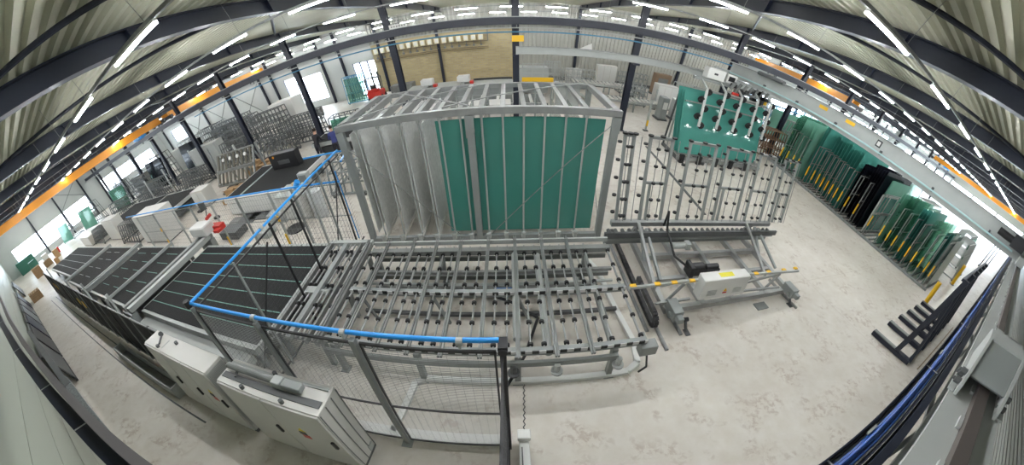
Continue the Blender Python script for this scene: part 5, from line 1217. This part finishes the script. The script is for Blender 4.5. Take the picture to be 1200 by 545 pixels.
slabbox('machine_block', 3.0, 4.4, 21.6, 22.6, 0, 1.5, lgrey, 'small pale machine block in front of the stairs', 'machine')
t = wbox(7.5, 9.2, 30.4, 31.2, 2.1, 'white double door cabinet against the ribbed back wall')
t = wbox(4.9, 6.2, 30.6, 31.3, 1.5, 'smaller white cabinet left of the double door cabinet at the back wall')
t = wbox(10.6, 12.3, 24.0, 25.0, 1.95, 'white control cabinet standing on the open floor left of the green glass pack')
def conv(x0, x1, y, z, w_, lb, n=18):
    t = thing('roller_conveyor', lb, 'conveyor', ((x0+x1)/2, y, 0))
    MB().box(x0, x1, y-w_/2-.05, y-w_/2, z-.15, z).box(x0, x1, y+w_/2, y+w_/2+.05, z-.15, z).build('side_rail', lgrey, t)
    mb = MB()
    for i in range(n): x = x0+(x1-x0)*(i+.5)/n; mb.tube((x, y-w_/2, z-.03), (x, y+w_/2, z-.03), .06, 8)
    mb.each('roller', creamp, t)
    for x in (x0+.3, (x0+x1)/2, x1-.3):
        for yy in (y-w_/2, y+w_/2): B(x-.05, x+.05, yy-.05, yy+.05, 0, z-.12).build('leg', greyp, t)
conv(4.8, 10.5, 27.2, .95, 1.6, 'roller conveyor line below the white double door cabinet')
conv(6.2, 10.2, 22.4, .8, 1.2, 'shorter roller conveyor between the stairs and the centre right column', 12)
conv(12.5, 18.5, 28.5, .95, 1.6, 'roller conveyor line in the far bay right of the second column')
for k, (x, y, w_, h, m_, lb) in enumerate(((13.6, 30.6, 1.6, 2.1, mat('rusty_shelf', (.25, .17, .11), .7), 'brown shelf of parts against the back wall'), (9.9, 21.0, .5, 1.6, greyp, 'grey machine post right of the second column'), (11.2, 21.6, .6, 1.5, lgrey, 'pale machine arm housing near the white control cabinet'), (13.8, 22.2, .9, 1.2, dgrey, 'dark machine behind the white control cabinet'), (15.6, 26.5, 1.6, 1.5, mgrey, 'grey machine behind the green glass pack'), (8.9, 25.4, .7, 1.3, dgrey, 'dark slanted feeder on the conveyor line'))):
    t = thing('machine_unit', lb, 'machine', (x, y, 0))
    B(x-w_/2, x+w_/2, y-.4, y+.4, 0, h).build('body', m_, t, bevel=.03); B(x-w_/2-.1, x+w_/2+.1, y-.5, y+.5, 0, .12).build('base', dgrey, t)
    B(x-w_*.3, x+w_*.3, y-.43, y-.4, h*.5, h*.8).build('panel', whitep if k % 2 else mgrey, t)
# sensor posts on the floor in the middle
for k, (px, py, h) in enumerate(((756, 153, 1.9), (783, 162, 1.9), (765, 128, 1.6), (748, 118, 1.5))):
    p = G(px, py, 0)
    t = thing('sensor_post', ['light post with yellow marker right of the second column', 'light post without marker, closest to the green glass pack', 'pale post beside the white control cabinet', 'pale post in front of the conveyor line'][k], 'post', (p.x, p.y, 0))
    B(p.x-.05, p.x+.05, p.y-.05, p.y+.05, 0, h).build('pole', lgrey, t); B(p.x-.14, p.x+.14, p.y-.14, p.y+.14, 0, .04).build('foot', blackm, t)
    if k == 0: B(p.x-.06, p.x+.06, p.y-.06, p.y-.05, .3, .65).build('yellow_marker', yel, t)
o = MB().tube((2.9, 17.0, 1.5), (5.9, 8.2, 0), .001) if False else None
p, q = G(757, 172, 0), G(826, 252, 0)
props(MB().bar((p.x, p.y, .02), (q.x, q.y, .02), .10, .03).build('floor_channel', dgrey, origin=p), 'thin dark diagonal channel in the floor behind the loading machine', 'floor channel')
# yellow lamp box and white sign at the columns
B_ = B(X0-.17, X0+.34, YR-.62, YR-.45, W(606, 48, YR).z, W(606, 41, YR).z).build('yellow_box', yel, origin=(X0, YR-.5, 4.6)); props(B_, 'small yellow box high on the centre column', 'box')
sg = thing('hanging_sign', 'white rectangular sign with small dark marks, high beside the left inner column', 'sign', (W(466, 30, YR-.6).x, YR-.6, 5.5))
a, b_ = W(457, 36, YR-.6), W(476, 26, YR-.6)
B(a.x, b_.x, YR-.62, YR-.60, a.z+.05, b_.z).build('board', whitep, sg)
mb = MB()
for i in range(6):
    for j in range(3): x = a.x+.08+i*(b_.x-a.x-.1)/6; z = a.z+.12+j*.14; mb.box(x, x+.07, YR-.626, YR-.62, z, z+.07)
mb.each('mark', mgrey, sg)
# ---- near wall, left: navy ledge with grey edge, running past the camera
lw = thing('wall_ledge', 'navy steel ledge with a grey edge strip along the near wall at the lower left', 'ledge', (-4, -.5, 4.2))
def lg(off, z0, z1, x0, x1, m_, nm):
    mb = MB(); a = Vector((x0, -.10+.085*x0*.9+off, 0)); 
    pts = []
    for t in range(2): pass
    pa = Vector((x0, -.11+.085*x0+off, (z0+z1)/2)); pb = Vector((x1, -.11+.085*x1+off, (z0+z1)/2))
    return pa, pb
for nm_, pts, w_, z, h, m_ in (('navy_channel', [(-.9, -.165), (-1.7, -.26), (-2.45, -.36), (-3.79, -.53), (-5.83, -.74), (-9.5, -1.02)], .085, 4.28, .08, navy), ('grey_edge', [(-.9, -.11), (-1.7, -.195), (-2.45, -.275), (-3.7, -.41), (-5.53, -.56), (-9.6, -.78)], .055, 4.30, .12, mat('edge_grey', (.16, .15, .15), .4, var=.1))):
    mb = MB()
    for (xa, ya), (xb, yb) in zip(pts, pts[1:]): mb.bar((xa, ya, z), (xb, yb, z), w_, h)
    mb.build(nm_, m_, lw)
mb = MB()
for x, y in ((-1.7, -.26), (-2.45, -.36), (-3.79, -.53), (-5.83, -.74)): mb.bar((x, y-.04, 4.322), (x+.005, y+.04, 4.322), .010, .003)
mb.each('joint', lgrey, lw)
l2 = thing('wall_ledge', 'lower dark grey slanting ledge below the navy one, at the lower left', 'ledge', (-5, -.5, 2.2))
a, b_ = G(60, 415, 2.4), G(98, 463, 2.4)
MB().bar((-13, -.98, 2.0), (-7.0, -.62, 2.0), .16, .12).build('dark_channel', dgrey, l2)
MB().bar((-7.4, -.62, 2.0), (-3.4, -.50, 2.0), .16, .10).build('perforated_channel', mat('perforated', (.20, .22, .22), .5, .3, var=.5, scale=30), l2)
for k, (x, y, w_, d_, h, lb) in enumerate(((5.6, 28.9, 2.6, 1.2, 1.7, 'pale machine frame behind the stairs'), (10.2, 28.9, 2.4, 1.2, 1.9, 'pale machine frame beyond the roller conveyor line'), (13.6, 25.4, 2.0, 1.4, 2.2, 'pale machine frame behind the white control cabinet'), (8.9, 24.2, 1.8, 1.0, 1.5, 'pale machine frame left of the white control cabinet'), (3.4, 28.6, 1.2, 1.0, 2.3, 'tall pale machine frame behind the platform'), (18.9, 26.4, 2.6, 1.4, 2.4, 'tall grey machine frame behind the green glass pack'))):
    gcart(x, y, w_, d_, h, 0, lb, 6, [lgrey, greyp][k % 2], shelves=4, nm='slatted_machine', cat='machine')
props(B(-.6, .2, 20.6, 22.4, 0, .01).build('floor_mat', mgrey, origin=(-.2, 21.5, 0)), 'grey mat on the floor behind the storage rack', 'mat') if False else None
# =============== world, lights, camera ===============
w = bpy.data.worlds.new('sky'); S.world = w; w.use_nodes = True; nt = w.node_tree
bg = nt.nodes['Background']; bg.inputs['Color'].default_value = (.86, .93, 1, 1); bg.inputs['Strength'].default_value = 4.5
cam = bpy.data.cameras.new('camera'); co = bpy.data.objects.new('camera', cam); COL.objects.link(co); S.camera = co
cam.type = 'PANO'
try: cp = cam.cycles; cp.panorama_type = 'EQUIRECTANGULAR'
except Exception: cp = cam; cam.panorama_type = 'EQUIRECTANGULAR'
cp.longitude_min = -600.0/F_; cp.longitude_max = 600.0/F_
cp.latitude_max = CY_/FY_; cp.latitude_min = -(545-CY_)/FY_
f0_ = Vector((0, math.cos(TILT), -math.sin(TILT))); u0_ = Vector((0, math.sin(TILT), math.cos(TILT))); rt = Vector((1, 0, 0))
c, s = math.cos(ROLL), math.sin(ROLL)
rc_ = rt*c+u0_*s; uc_ = u0_*c-rt*s
M = Matrix((rc_, uc_, -f0_)).transposed().to_4x4(); M.translation = Vector((0, 0, CAMH)); co.matrix_world = M
cam.clip_start = .02; cam.clip_end = 300
S.view_settings.view_transform = 'Standard'; S.view_settings.look = 'None'; S.view_settings.gamma = 1; S.view_settings.use_curve_mapping = False
S.view_settings.exposure = EXPO
S.cycles.use_denoising = True; S.cycles.max_bounces = 7; S.cycles.diffuse_bounces = 4; S.cycles.glossy_bounces = 3; S.cycles.transparent_max_bounces = 24; S.cycles.transmission_bounces = 4
S.cycles.sample_clamp_indirect = 6
for o in bpy.data.objects:
    if '_w' in o: del o['_w']
